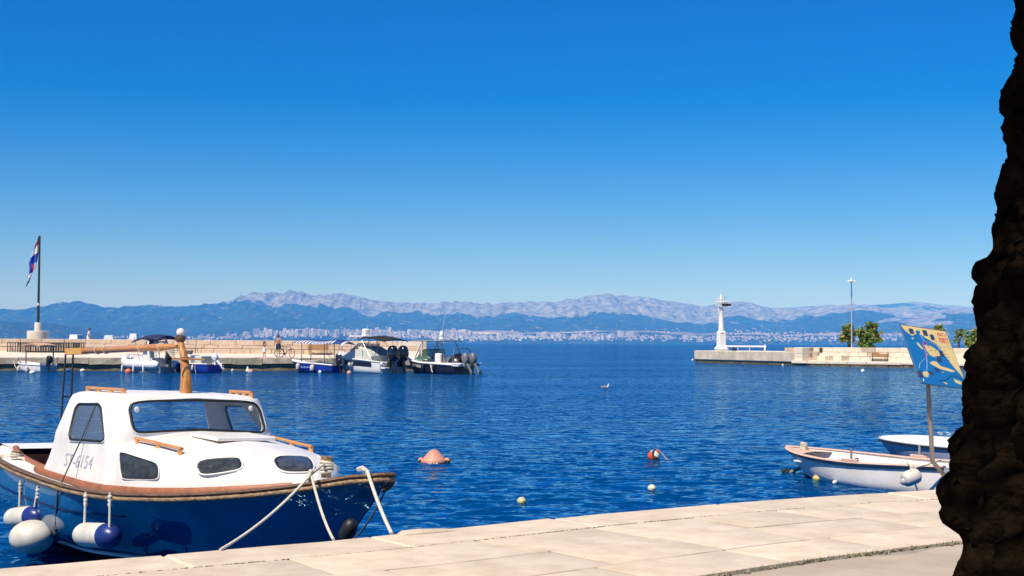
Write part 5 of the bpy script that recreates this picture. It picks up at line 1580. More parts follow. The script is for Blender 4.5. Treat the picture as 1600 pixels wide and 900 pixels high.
# (b) white inflatable with navy sunshade
def rib(t, L, B, m_tube, z=.42, r_=.24):
    pts = []
    for f in np.linspace(0, 1, 12): pts.append(Vector((.1 + (L - 1.3) * f, -B / 2 + r_, z + .06 * f)))
    for a in np.linspace(0, math.pi, 9): pts.append(Vector((L - 1.2 + 1.0 * math.sin(a), -(B / 2 - r_) * math.cos(a), z + .06 + .22 * math.sin(a))))
    for f in np.linspace(1, 0, 12): pts.append(Vector((.1 + (L - 1.3) * f, B / 2 - r_, z + .06 * f)))
    b = MB(); b.tube(pts, [r_ * .5, r_ * .95] + [r_] * (len(pts) - 4) + [r_ * .95, r_ * .5], 14); return b.build("tube", m_tube, t, smooth=70)
def boat_b():
    t, L = place("white inflatable motorboat with navy sunshade and black outboard, seen past the boom", 198, 98.8, 262, 96.6, "inflatable_boat", 5.4)
    rings, nt = open_hull(t, L - .5, 1.7, .5, .34, .32, mat("pale_grey_hull", (.30, .34, .33), .5), INWHITE, None, floor=.28, draft=.25, rake=.8, transom=.85)
    t.scale.z = 1.2
    rib(t, L, 2.15, TUBEW, .46, .27)
    b = MB(); b.box((2.5, 0, .80), (.8, .75, .95), taper=.85); b.build("console", WHITE2, t, bevel=.04)
    b = MB(); b.box((2.75, 0, 1.38), (.04, .7, .3), (0, R(-22), 0)); b.build("windscreen", GGLASS, t)
    b = MB(); b.box((1.5, 0, .62), (.7, 1.0, .5)); b.build("seat_box", CANV, t, bevel=.04)
    b = MB(); b.box((1.7, 0, 1.72), (1.3, .9, .28)); b.build("cushion_stack", CUSH, t, bevel=.06)
    b = MB(); b.box((.9, 0, 1.73), (.8, .9, .3)); b.build("cushion_stack", WHITE2, t, bevel=.06)
    for x in (.9, 1.7):
        posts(t, [((x, -.45, .5), (x, -.45, 1.6)), ((x, .45, .5), (x, .45, 1.6))], .03, CHROME, "support")
    b = MB(); b.tube([(1.0, .98, .55), (1.35, .96, 1.6), (1.4, .8, 2.05), (1.4, -.8, 2.05), (1.35, -.96, 1.6), (1.0, -.98, .55)], [(.13, .05)] * 6, 8); b.build("arch", WHITE2, t, smooth=60)
    canopy(t, -.1, 3.4, 1.0, 2.2, 2.05, BIMN, .22, .05, valance=.02)
    posts(t, [((2.2, 1.0, .6), (3.1, .95, 2.1)), ((2.2, -1.0, .6), (3.1, -.95, 2.1)), ((1.9, 1.0, .6), (.2, .95, 2.15)), ((1.9, -1.0, .6), (.2, -.95, 2.15))], .02, CHROME, "strut")
    outboard(t, .05, 0, .80, 1.45, 0, BLK)
    for x in (1.6, 2.9, 4.4): small_fender(t, x, 1.12, .22, TUBEW, .09, .5)
    b = MB(); b.tube([(3.8, .7, .7), (3.9, .7, 1.0), (4.9, .35, 1.05), (4.95, 0, 1.05), (4.9, -.35, 1.05), (3.9, -.7, 1.0), (3.8, -.7, .7)], .018, 6); b.build("bow_rail", CHROME, t, smooth=70)
boat_b()
# (c) dark hulled boat half behind the mast
def boat_c():
    t, L = place("dark-blue hulled white motorboat with raised white outboard, half behind the mast", 270, 99.0, 336, 97, "motorboat", 4.6)
    rings, nt = open_hull(t, L, 1.9, .78, .62, .60, NAVYHULL, INWHITE, BLK, floor=.25, draft=.25, rake=.7, transom=.85, zbot=.06)
    gunwale(t, rings, nt, WHITE2, w=.05, h=.04, dz=.03)
    deckcap(t, rings, WHITE2, .55, 1.0, .08)
    b = MB(); b.box((2.6, 0, .95), (1.0, 1.1, .7), taper=.88); b.build("console", WHITE2, t, bevel=.05)
    b = MB(); b.box((1.2, .05, .90), (.8, 1.2, .62), taper=.95); b.build("engine_box", CANV, t, bevel=.05)
    b = MB(); b.box((2.95, 0, 1.42), (.04, 1.0, .35), (0, R(-25), 0)); b.build("windscreen", GLASSG, t)
    outboard(t, -.02, 0, .72, 1.0, 48, ENGW)
    small_fender(t, 1.4, .98, .35, FENDER, .10, .42)
    b = MB(); b.tube([(1.1, .98, .62), (1.05, 1.06, .3), (.9, 1.1, .0)], .02, 6); b.build("rope", ROPE, t)
boat_c()
# (d) small blue boat under a striped awning
def boat_d():
    t, L = place("small royal-blue boat with white deck under a blue striped awning", 457, 100.2, 527, 98.2, "dinghy", 4.0)
    rings, nt = open_hull(t, L, 1.7, .86, .66, .52, NAVYHULL, INWHITE, BLK, floor=.2, draft=.25, rake=.8, transom=.75, zbot=.10)
    gunwale(t, rings, nt, WHITE2, w=.06, h=.06, dz=.03)
    deckcap(t, rings, WHITE2, .45, 1.0, .10)
    b = MB(); b.box((2.1, 0, .82), (1.0, .75, .10)); b.build("hatch", CANV, t, bevel=.03)
    for x, w in ((.5, 1.0), (1.3, 1.3)):
        b = MB(); b.box((x, 0, .5), (.3, w, .05)); b.build("thwart", INWHITE, t)
    outboard(t, -.02, .05, .60, .72, 8, BLK)
    b = MB(); b.tube([(.1, .15, .9), (.55, .32, 1.25)], .02, 6); b.build("tiller", BLK, t)
    # awning: stripes as separate cloths
    n = 30; WS = mat("awning_white", (.74, .75, .78), .85); BS = mat("awning_blue", (.02, .05, .22), .85)
    for i in range(n):
        f0 = i / n; f1 = (i + 1) / n
        b = MB(); rr = []
        for f in (f0, f1):
            x = -1.0 + 4.3 * f; z = 2.36 + .05 * math.sin(f * 9) - .32 * max(0, .3 - f)
            rr.append([Vector((x, .8 * k, z - .22 * abs(k) ** 2 + (.05 if i % 2 else 0) * (1 - abs(k)))) for k in np.linspace(-1, 1, 7)])
        rr = [r_ + [p - Vector((0, 0, .03)) for p in reversed(r_)] for r_ in rr]
        b.loft(rr, True, True); b.build("awning_strip", BS if (i % 2 and i > 0) or i < 7 and i % 3 else WS, t, smooth=60)
    posts(t, [((.7, .6, .55), (.7, .6, 2.2)), ((.7, -.6, .55), (.7, -.6, 2.2)), ((2.75, .55, .7), (2.75, .55, 2.2)), ((2.75, -.55, .7), (2.75, -.55, 2.2))], .03, DKMETAL)
    small_fender(t, 2.9, .78, .42, FENDER, .15, .5); small_fender(t, 1.5, .96, .34, FENDER, .16, .5)
    # lettering too worn to read: pale dashes
    b = MB()
    for k in range(6): b.box((2.55 - .15 * k, .845 + .012 * k, .40), (.08, .012, .12))
    b.build("worn_marking", mat("pale_blue_marking", (.25, .32, .62), .6), t)
boat_d()
# (e) white cabin cruiser with twin outboards
def boat_e():
    t, L = place("white cabin cruiser with black canopy and twin black outboards", 531, 101, 613, 97, "cabin_cruiser", 7.5)
    rings, nt = open_hull(t, L, 2.75, 1.45, .98, .80, WHITE2, INWHITE, None, floor=.5, draft=.35, rake=1.3, transom=.88)
    deckcap(t, rings, WHITE2, .48, 1.0, .14)
    gunwale(t, rings, nt, WHITE2, w=.05, h=.05, dz=.02)
    # dark strip on the flank: shade under the flare put in as colour
    b = MB(); rr = []
    for r_ in rings[2:-5]:
        a = r_[-1]; c = r_[-4]
        rr.append([a.lerp(c, .16) + Vector((0, .012, 0)), a.lerp(c, .95) + Vector((0, .016, 0))])
    b.loft(rr, False, False); b.build("flank_shade", DKHULL, t, smooth=60)
    # cabin with sloping screen
    b = MB(); rr = []
    for z, x0, x1, w in ((.95, 3.2, 6.2, 1.15), (1.35, 3.2, 5.7, 1.05), (1.62, 3.25, 5.1, .95)):
        rr.append([Vector(p) + Vector((0, 0, z)) for p in ((x0, -w, 0), (x1 - .5, -w * .9, 0), (x1, -w * .45, 0), (x1, w * .45, 0), (x1 - .5, w * .9, 0), (x0, w, 0))])
    b.loft(rr); b.build("cuddy", WHITE2, t, smooth=30)
    b = MB(); rr = []
    for z, x0, x1, w in ((1.62, 3.0, 5.0, .98), (2.15, 3.0, 4.15, .86)):
        rr.append([Vector((p[0], p[1], z)) for p in ((x0, -w, 0), (x1 - .4, -w * .9, 0), (x1, -w * .4, 0), (x1, w * .4, 0), (x1 - .4, w * .9, 0), (x0, w, 0))])
    b.loft(rr, False, False); b.build("windscreen", GLASSG, t)
    posts(t, [((5.0, .4, 1.62), (4.15, .36, 2.15)), ((5.0, -.4, 1.62), (4.15, -.36, 2.15)), ((4.6, .88, 1.62), (3.75, .78, 2.15)), ((4.6, -.88, 1.62), (3.75, -.78, 2.15)), ((3.0, .98, 1.62), (3.0, .86, 2.15)), ((3.75, .78, 2.15), (4.15, .36, 2.15)), ((4.15, .36, 2.15), (4.15, -.36, 2.15))], .03, WHITE2, "screen_frame")
    # hardtop with radar
    b = MB(); b.box((3.9, 0, 2.66), (2.0, 1.7, .10)); b.build("hardtop", WHITE2, t, bevel=.04)
    posts(t, [((4.75, .8, 1.7), (4.3, .75, 2.62)), ((4.75, -.8, 1.7), (4.3, -.75, 2.62)), ((3.1, .85, 1.3), (3.2, .75, 2.62)), ((3.1, -.85, 1.3), (3.2, -.75, 2.62))], .04, WHITE2, "hardtop_post")
    b = MB(); b.box((3.7, 0, 2.85), (.5, .5, .30)); b.lathe([(.28, 2.98), (.33, 3.02), (.33, 3.16), (.26, 3.22)], 18, (3.7, 0, 0)); rd = b.build("radar", WHITE2, t, smooth=40); rd['kind'] = 'stuff'; del rd['kind']
    posts(t, [((3.55, 0, 3.2), (3.55, 0, 3.5))], .012, WHITE2, "aerial")
    canopy(t, -.5, 3.1, 1.15, 2.46, 2.62, BIMB, .14, .05, valance=.02)
    for x0, x1 in ((.9, .1), (1.0, 1.6), (1.2, 2.8)):
        posts(t, [((x0, 1.15, .95), (x1, 1.08, 2.45)), ((x0, -1.15, .95), (x1, -1.08, 2.45))], .018, CHROME, "strut")
    # canvas sides and engine cover
    b = MB(); rr = []
    for x, h in ((1.3, 1.2), (1.9, 1.55), (2.6, 1.75), (3.1, 1.9)):
        rr.append([Vector((x, 1.22, .86)), Vector((x, 1.12, h)), Vector((x, .6, h + .08)), Vector((x, -.6, h + .08)), Vector((x, -1.12, h)), Vector((x, -1.22, .86))])
    b.loft(rr, False, True); b.build("canvas_cover", CANV, t, smooth=25)
    b = MB(); b.box((2.9, 1.22, 1.35), (1.0, .03, .75)); b.build("clear_panel", mat("clear_plastic_panel", (.60, .60, .55), .25, var=.2, scale=5), t)
    # stern platform and engines
    b = MB(); b.box((.35, 0, .72), (1.2, 2.3, .24)); b.build("stern_deck", WHITE2, t, bevel=.05)
    b = MB(); b.box((-.25, 0, .38), (.5, 2.2, .12)); b.build("swim_platform", WHITE2, t, bevel=.03)
    outboard(t, -.35, .50, .80, 1.85, 10, ENGB); outboard(t, -.35, -.50, .80, 1.85, 10, ENGB)
    b = MB(); b.ball((3.7, 1.42, .62), .26, 16, 10); b.tube([(3.7, 1.40, .85), (3.7, 1.25, 1.1)], .015, 5); b.build("ball_fender", FENDER, t, smooth=80)
    GF = mat("grey_fender", (.22, .27, .29), .5)
    small_fender(t, 5.0, 1.28, .75, FENDER, .14, .75); small_fender(t, 5.8, 1.05, .95, GF, .14, .75); small_fender(t, 6.6, .85, 1.0, GF, .14, .75)
    b = MB(); b.tube([(5.0, 1.15, 1.2), (5.0, 1.15, 1.6), (6.6, .7, 1.85), (7.5, 0, 1.95), (6.6, -.7, 1.85), (5.0, -1.15, 1.6), (5.0, -1.15, 1.2)], .02, 6); b.build("bow_rail", CHROME, t, smooth=70)
    for x, y in ((5.8, .93), (6.6, .68), (7.3, .2)): posts(t, [((x, y, 1.3), (x, y, 1.85))], .015, CHROME, "stanchion")
boat_e()
# (f) inflatable with T-top, dark engine cover
def boat_f():
    t, L = place("white and grey motorboat with flat sunroof and dark stern, rightmost at the breakwater", 638, 99.5, 725, 96, "motorboat", 6.6)
    rings, nt = open_hull(t, L, 2.4, 1.15, .72, .62, DKHULL, INWHITE, BLK, floor=.4, draft=.3, rake=1.1, transom=.9, zbot=.08)
    deckcap(t, rings, WHITE2, .55, 1.0, .10); gunwale(t, rings, nt, WHITE2, w=.10, h=.09, dz=.03)
    b = MB(); rr = []
    for r_ in rings[9:-6]:
        a = r_[-1]; c = r_[-4]; rr.append([a.lerp(c, .12) + Vector((0, .014, 0)), a.lerp(c, .9) + Vector((0, .018, 0))])
    b.loft(rr, False, False); b.build("flank_panel", mat("pale_grey_panel", (.42, .42, .40), .5), t, smooth=60)
    # screen
    b = MB(); rr = []
    for z, x0, x1, w in ((1.0, 3.2, 5.2, 1.0), (1.72, 3.2, 4.3, .85)):
        rr.append([Vector((p[0], p[1], z)) for p in ((x0, -w, 0), (x1 - .5, -w * .9, 0), (x1, -w * .35, 0), (x1, w * .35, 0), (x1 - .5, w * .9, 0), (x0, w, 0))])
    b.loft(rr, False, False); b.build("windscreen", GGLASS, t)
    posts(t, [((3.2, .85, 1.72), (3.8, .77, 1.72)), ((3.8, .77, 1.72), (4.3, .3, 1.72)), ((4.3, .3, 1.72), (4.3, -.3, 1.72)), ((4.3, -.3, 1.72), (3.8, -.77, 1.72)), ((3.8, -.77, 1.72), (3.2, -.85, 1.72)), ((4.7, .9, 1.0), (3.8, .77, 1.72)), ((4.7, -.9, 1.0), (3.8, -.77, 1.72))], .03, DKMETAL, "screen_frame")
    b = MB(); b.box((3.2, 0, 2.36), (3.9, 1.9, .09)); b.build("sunroof", mat("grey_roof", (.24, .26, .24), .6), t, bevel=.035)
    posts(t, [((4.9, .9, .9), (4.0, .85, 2.34)), ((4.0, .85, .9), (4.0, .85, 2.34)), ((4.9, -.9, .9), (4.0, -.85, 2.34)), ((4.0, -.85, .9), (4.0, -.85, 2.34))], .06, WHITE2, "roof_post")
    posts(t, [((1.0, .95, .8), (1.9, .8, 2.32)), ((1.0, -.95, .8), (1.9, -.8, 2.32)), ((1.5, .9, .8), (1.6, .85, 2.32))], .03, DKMETAL, "roof_strut")
    b = MB(); b.lathe([(.22, 2.5), (.16, 2.62), (.20, 2.75), (.12, 2.98), (.04, 3.05)], 14, (2.6, 0, 0)); b.build("radar", WHITE2, t, smooth=40)
    posts(t, [((2.3, .4, 2.5), (1.7, .4, 4.3))], .012, WHITE2, "aerial")
    b = MB(); b.box((2.5, .25, 1.05), (.7, .6, .8)); b.build("seat", WHITE2, t, bevel=.08)
    b = MB(); b.box((2.0, -.4, 1.0), (1.2, .6, .6)); b.build("seat", WHITE2, t, bevel=.08)
    # dark dinghy-like hood over the stern
    b = MB(); rr = []
    for x, w, h in ((-.1, .75, .45), (.25, .95, .72), (.65, .95, .75), (1.0, .8, .55)):
        rr.append([Vector((x, w * math.cos(a), .72 + h * math.sin(a))) for a in np.linspace(0, math.pi, 11)])
    b.loft(rr, False, True); b.build("stern_hood", BLK, t, smooth=50)
    b = MB(); b.tube([(.3, .95, .8), (.2, .85, 1.75), (.2, .3, 1.85), (.2, -.5, 1.85), (.2, -.95, 1.55), (.3, -1.0, .8)], .035, 8); b.build("roll_bar", mat("blue_steel", (.10, .14, .2), .4), t, smooth=70)
    b = MB(); b.box((.1, 1.0, .72), (1.9, .35, .14)); b.box((.1, -1.0, .72), (1.9, .35, .14)); b.box((-.2, 0, .6), (.8, 2.3, .14)); o = b.build("stern_deck", WHITE2, t, bevel=.03); o['kind'] = 'stuff'; del o['kind']
    outboard(t, -.45, .35, .62, 1.25, 34, SILVER); outboard(t, -.45, -.45, .62, 1.25, 34, SILVER)
    small_fender(t, 2.2, 1.24, .38, BLK, .12, .5); small_fender(t, 3.4, 1.24, .42, BLK, .12, .5)
    b = MB(); b.tube([(2.6, 1.22, .7), (2.0, 1.5, .1)], .03, 6); b.tube([(2.4, 1.22, .7), (2.3, 1.35, .2)], .025, 6); o = b.build("rope", ROPE, t); o['kind'] = 'stuff'; del o['kind']
boat_f()
# ---- floats near the breakwater
def fl(px, py, label, r_, col, flat=.8):
    p = PZ(px, py, 0)
    b = MB(); b.ball((0, 0, r_ * .35), (r_, r_, r_ * flat), 14, 8); b.tube([(0, 0, r_ * .3), (0, 0, r_ * .35 + r_ * flat + .05)], .03, 6)
    o = b.build("float", mat("float_paint_%02d" % int(col[0] * 50 + col[1] * 30), col, .5, var=.12, scale=6), None, smooth=70); o.location = p
    return tag(o, label, "buoy", "small floats along the breakwater")
fl(50.5, 584, "white float in front of the pale-teal boat", .21, (.76, .74, .70), .75)
fl(129, 580.5, "white float below the boom's outer end by the breakwater", .19, (.76, .74, .70), .7)
fl(200.5, 583, "round orange-red float at the white inflatable's bow", .24, (.62, .14, .07), 1.0)
fl(363, 579.5, "tiny white float left of the salmon cone by the breakwater", .10, (.8, .78, .74), 1)
fl(545.5, 584, "faded orange float at the cabin cruiser's bow", .18, (.62, .34, .22), .9)
fl(500, 582.5, "small white ball float touching the royal-blue boat", .13, (.8, .8, .78), 1)
fl(107, 580, "blue float beside the boom crutch near the breakwater", .20, (.03, .10, .45), .4)
def cone_buoy():
    p = PZ(389, 581, 0); t = thing("cone_buoy", "small pinkish-white cone buoy before the breakwater beside the royal-blue boat", "buoy", p)
    b = MB(); b.lathe([(.05, -.1), (.24, 0), (.22, .12), (.06, .2)], 16, (.1, 0, 0)); b.build("base", mat("faded_pink", (.62, .40, .34), .6), t, smooth=40)
    b = MB(); b.lathe([(.16, .06), (.10, .2), (.03, .42)], 12, (-.1, 0, 0)); b.build("cone", mat("cone_white", (.75, .70, .66), .6), t, smooth=40)
cone_buoy()
def gull():
    p = PZ(946, 607, 0); t = thing("seagull", "white seagull with grey wings floating in mid harbour, facing right", "bird", p)
    t.scale = (.68, .68, .75)
    WF = mat("gull_white", (.78, .77, .75), .8); GF = mat("gull_grey", (.30, .31, .33), .8)
    b = MB(); b.tube([(-.30, 0, .10), (-.18, 0, .08), (-.02, 0, .07), (.12, 0, .08), (.19, 0, .14), (.21, 0, .22), (.215, 0, .275), (.23, 0, .30)], [(.02, .03), (.06, .07), (.09, .10), (.085, .085), (.055, .05), (.042, .04), (.05, .045), (.03, .03)], 14, up=(0, 1, 0)); body = b.build("body", WF, t, smooth=80)
    for s in (-1, 1):
        b = MB(); b.tube([(.10, s * .07, .11), (-.05, s * .095, .125), (-.2, s * .06, .125), (-.38, s * .015, .14)], [(.02, .045), (.025, .055), (.02, .04), (.006, .012)], 8, up=(0, 1, 0)); b.build("wing", GF, t, smooth=80)
    b = MB(); b.tube([(.25, 0, .285), (.29, 0, .28), (.32, 0, .265)], [.016, .012, .004], 8); b.build("beak", mat("gull_yellow", (.62, .42, .06), .5), t)
    for s in (-1, 1):
        b = MB(); b.ball((.235, s * .04, .295), .007, 6, 5); b.build("eye", BLK, t)
gull()
# ================================================================ RIGHT QUAY AND MOLE
PALEST = mat("pale_quay_stone", (0.66, 0.57, 0.44), .85, var=.10, scale=1.4, col2=(0.78, 0.71, 0.58), bump=.02, bscale=5)
GREYST = mat("grey_quay_stone", (0.36, 0.30, 0.23), .85, var=.12, scale=1.4, col2=(0.52, 0.44, 0.34), bump=.02, bscale=5)
MOLEC = mat("stained_concrete", (0.52, 0.45, 0.34), .9, scale=.8, col2=(0.74, 0.67, 0.55), bump=.02, bscale=4)
QUAYFOOT = mat("brown_quay_foot", (0.09, 0.06, 0.025), .85, scale=1.0, col2=(0.24, 0.18, 0.09), bump=.05, bscale=3)
LWHITE = mat("lighthouse_white", (0.80, 0.79, 0.77), .6, var=.03, scale=2)
QA = Vector((29.0, 139.55, 0)); QB = Vector((37.12, 130.03, 0)); QU = (QB - QA).normalized(); QN = Vector((-QU.y, QU.x, 0))
if QN.y < 0: QN = -QN
Q_ANG = math.atan2(QU.y, QU.x)
def rq(s, d, z): return QA + QU * s + QN * d + Vector((0, 0, z))
def rq_s(px, d):
    k = ray(px, 545).x; b = QA + QN * d
    return (k * b.y - b.x) / (QU.x - k * QU.y)
def rq_at(px, d, z): return rq(rq_s(px, d), d, z)
def right_quay():
    rnd = random.Random(9)
    S1 = 48
    mb = MB(); ss = np.linspace(0, S1, 16)
    mb.loft([[rq(s, .12, -1), rq(s, .14, .30), rq(s, .3, .31), rq(s, .3, .46), rq(s, 3.0, .56), rq(s, 3.2, 1.2), rq(s, 14, 1.3), rq(s, 14, -1)] for s in ss], False, False)
    mb.f.append(tuple(range(7, -1, -1)))
    q = mb.build("right_quay", PALEST); q.data.materials.append(QUAYFOOT); tag(q, kind='structure')
    for p in q.data.polygons:
        if p.center.z < .31 and abs(p.normal.z) < .5: p.material_index = 1
    s = 0
    while s < 26:
        l = rnd.uniform(1.5, 2.6); b = MB(); z0 = .24 + rnd.uniform(-.03, .03)
        c = rq(s + l / 2, .3 + rnd.uniform(-.03, .03), (z0 + .50) / 2)
        b.box(c, (l - .04, .62, .50 - z0), Matrix.Rotation(Q_ANG, 3, 'Z')); b.build("coping_block", PALEST, q, bevel=.02)
        if s > 1:
            b = MB(); b.box(rq(s + l / 2 + .2, .20, .06), (l - .12, .28, .26), Matrix.Rotation(Q_ANG, 3, 'Z')); b.build("foot_block", QUAYFOOT, q, bevel=.04)
        s += l
    # wall on it
    w = thing("quay_wall", "pale stone-block wall with a notch along the right-hand quay", "wall", rq(0, 2, .5), Q_ANG)
    Mi = (Matrix.Translation(rq(0, 2, .5)) @ Matrix.Rotation(Q_ANG, 4, 'Z')).inverted()
    def blk(s0, s1, d0, d1, z0, z1, m, name="block"):
        b = MB(); c = Mi @ rq((s0 + s1) / 2, (d0 + d1) / 2, (z0 + z1) / 2); b.box(c, (abs(s1 - s0) - .03, abs(d1 - d0), z1 - z0 - .025)); b.build(name, m, w, bevel=.015)
    mb = MB(); s_in = rq_s(1247, 2.2)
    mb.box(Mi @ rq((s_in + S1) / 2, 2.75, 1.15), (S1 - s_in - .1, .9, 1.42)); mb.build("core", GREYST, w)
    z0 = .5; zt = 1.88
    for ci, (a, c) in enumerate(((0, .33), (.33, .66), (.66, 1))):
        s = s_in + .02 - .3 * ci * 0
        while s < 27:
            l = rnd.uniform(.9, 1.7)
            m = PALEST if rnd.random() > .05 else GREYST
            blk(s, s + l, 2.25 - rnd.uniform(0, .05), 3.25 if ci == 2 else 2.9, z0 + (zt - z0) * a, z0 + (zt - z0) * c + (rnd.uniform(0, .03) if ci == 2 else 0), m); s += l
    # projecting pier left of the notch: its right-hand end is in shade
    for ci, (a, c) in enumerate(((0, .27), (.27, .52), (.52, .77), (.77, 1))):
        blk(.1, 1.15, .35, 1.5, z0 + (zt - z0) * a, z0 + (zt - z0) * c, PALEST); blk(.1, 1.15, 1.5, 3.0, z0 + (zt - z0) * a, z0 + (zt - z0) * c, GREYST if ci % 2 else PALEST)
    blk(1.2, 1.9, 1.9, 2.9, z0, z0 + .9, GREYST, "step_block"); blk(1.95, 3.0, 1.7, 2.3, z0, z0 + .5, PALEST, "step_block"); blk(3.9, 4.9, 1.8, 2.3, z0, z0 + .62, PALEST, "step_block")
    b = MB(); c = Mi @ rq(rq_s(1282.5, 2.15), 2.17, 1.62); b.box(c, (.36, .05, .42)); b.build("plaque", mat("dark_plaque", (.03, .04, .03), .5), w)
right_quay()
def mole():
    a = PZ(1085, 566, 0); c = QA + QU * .4 + QN * .5
    u = (c - a); L = u.length; u.normalize(); n = Vector((-u.y, u.x, 0)); n = n if n.y > 0 else -n
    ang = math.atan2(u.y, u.x)
    t = thing("concrete_mole", "low stained concrete mole carrying the white harbour light", "mole", a, ang)
    sg = 1 if (Matrix.Rotation(ang, 3, 'Z') @ Vector((0, 1, 0))).dot(n) > 0 else -1
    mb = MB(); rr = []
    for x in np.linspace(0, L, 12):
        rr.append([Vector((x, sg * .25, -1)), Vector((x, sg * .12, .28)), Vector((x, 0, .40)), Vector((x, 0, 1.36)), Vector((x, sg * .06, 1.41)), Vector((x, sg * 7, 1.41)), Vector((x, sg * 7, -1))])
    mb.loft(rr, False, False); mb.f.append(tuple(range(7))); mb.f.append(tuple(range(len(mb.v) - 7, len(mb.v))))
    o = mb.build("wall", MOLEC, t); o.data.materials.append(QUAYFOOT)
    for p in o.data.polygons:
        if p.center.z < .35 and abs(p.normal.z) < .6: p.material_index = 1
    for x in (6.2, 12.5, 18.0):
        b = MB(); b.box((x, -.006 * sg, .9), (.05, .02, .9)); b.build("joint", GREYST, t)
    for x0 in (L - 1.5, L - 3.4, L - 5.2):
        b = MB(); b.box((x0, sg * 3.2, 1.62), (1.7, 2.2, .42)); b.build("cap_slab", PALEST if x0 > L - 4 else GREYST, t, bevel=.06)
    def at(px, d, z=1.41):
        k = ray(px, 545).x; b_ = a + n * d
        s_ = (k * b_.y - b_.x) / (u.x - k * u.y)
        return b_ + u * s_ + Vector((0, 0, z))
    return at, ang
MOLE_AT, MOLE_ANG = mole()
def lighthouse():
    p = MOLE_AT(1127, 2.6)
    t = thing("lighthouse", "slim white harbour light with railed balcony at the mole's end", "lighthouse", p, R(18))
    sc = p.y / 2100; k = sc          # metres per photograph pixel at this distance
    b = MB(); b.lathe([(13.5 * k * .5 * 1.42, 0), (9 * k * 1.3, 2.5 * k), (8 * k * 1.1, 6 * k), (7.4 * k, 8 * k)], 4, M=Matrix.Rotation(R(45), 3, 'Z')); b.build("footing", LWHITE, t)
    b = MB(); b.box((0, 0, 17.5 * k), (10.8 * k, 10.8 * k, 23 * k)); b.build("base", LWHITE, t, bevel=.03)
    b = MB(); b.box((-.3 * k, -5.5 * k, 27 * k), (6 * k, .3 * k, 1.6 * k)); b.build("name_plate", mat("plate_grey", (.35, .36, .4), .5), t)
    b = MB(); b.box((0, 0, 30 * k), (9.6 * k, 9.6 * k, 2 * k), taper=.8); b.lathe([(4.5 * k, 29 * k), (3.9 * k, 48 * k), (3.3 * k, 66 * k), (4.0 * k, 68 * k)], 20); b.build("shaft", LWHITE, t, smooth=30)
    b = MB(); b.box((2.0 * k, 0, 69.3 * k), (15 * k, 11 * k, 1.2 * k)); b.build("balcony", LWHITE, t)
    b = MB(); b.box((6.6 * k, -2.0 * k, 71.4 * k), (14.8 * k, 8.5 * k, 3.2 * k)); b.build("dark_housing", mat("housing_black", (.012, .012, .012), .6), t)
    b = MB(); b.box((5.4 * k, -2.0 * k, 75.2 * k), (12 * k, 6 * k, 4.4 * k)); b.build("light_housing", LWHITE, t, bevel=.02)
    for kx in range(4):
        b = MB(); b.box(((1.4 + 2.5 * kx) * k, -5.1 * k, 74.7 * k), (1.1 * k, .3 * k, 1.6 * k)); b.build("lens", GGLASS, t)
    b = MB()
    X0, X1, Y0, Y1 = -6.2 * k, 2.0 * k, -4.8 * k, 4.8 * k
    for z in (75.5, 80.3):
        pts = [(X0, Y0, z * k), (X1, Y0, z * k), (X1, Y1, z * k), (X0, Y1, z * k), (X0, Y0, z * k)]
        for a, c in zip(pts, pts[1:]): b.tube([a, c], .75 * k, 6)
    for x in (X0, (X0 + X1) / 2, X1):
        for y in (Y0, Y1): b.tube([(x, y, 69.5 * k), (x, y, 80.3 * k)], .7 * k, 6)
    b.build("railing", LWHITE, t)
    b = MB(); b.lathe([(2.2 * k, 69.5 * k), (2.2 * k, 80 * k), (2.8 * k, 80.5 * k), (2.8 * k, 81.2 * k), (1.7 * k, 81.5 * k), (1.9 * k, 83.5 * k), (1.4 * k, 86 * k), (.9 * k, 87 * k), (.8 * k, 88 * k), (.2 * k, 89.5 * k)], 16); b.build("lantern", LWHITE, t, smooth=35)
    b = MB(); b.tube([(4.4 * k, 0, 76 * k), (5.6 * k, 0, 81 * k), (7 * k, 0, 82.6 * k)], .5 * k, 6); b.ball((6.8 * k, 0, 84.5 * k), (.8 * k, .8 * k, 1.6 * k), 8, 6); b.build("lamp_arm", mat("lamp_grey", (.25, .28, .33), .5), t, smooth=60)
    b = MB()
    for s in (-1, 1): b.tube([(-4.2 * k, s * 1.2 * k, 59 * k), (-4.2 * k, s * 1.2 * k, 69 * k)], .3 * k, 6)
    for z in (60, 62.5, 65, 67.5): b.tube([(-4.2 * k, -1.2 * k, z * k), (-4.2 * k, 1.2 * k, z * k)], .25 * k, 5); b.tube([(-4.2 * k, -1.2 * k, z * k), (-2.6 * k, -1.0 * k, z * k)], .25 * k, 5)
    b.build("ladder", LWHITE, t)
lighthouse()
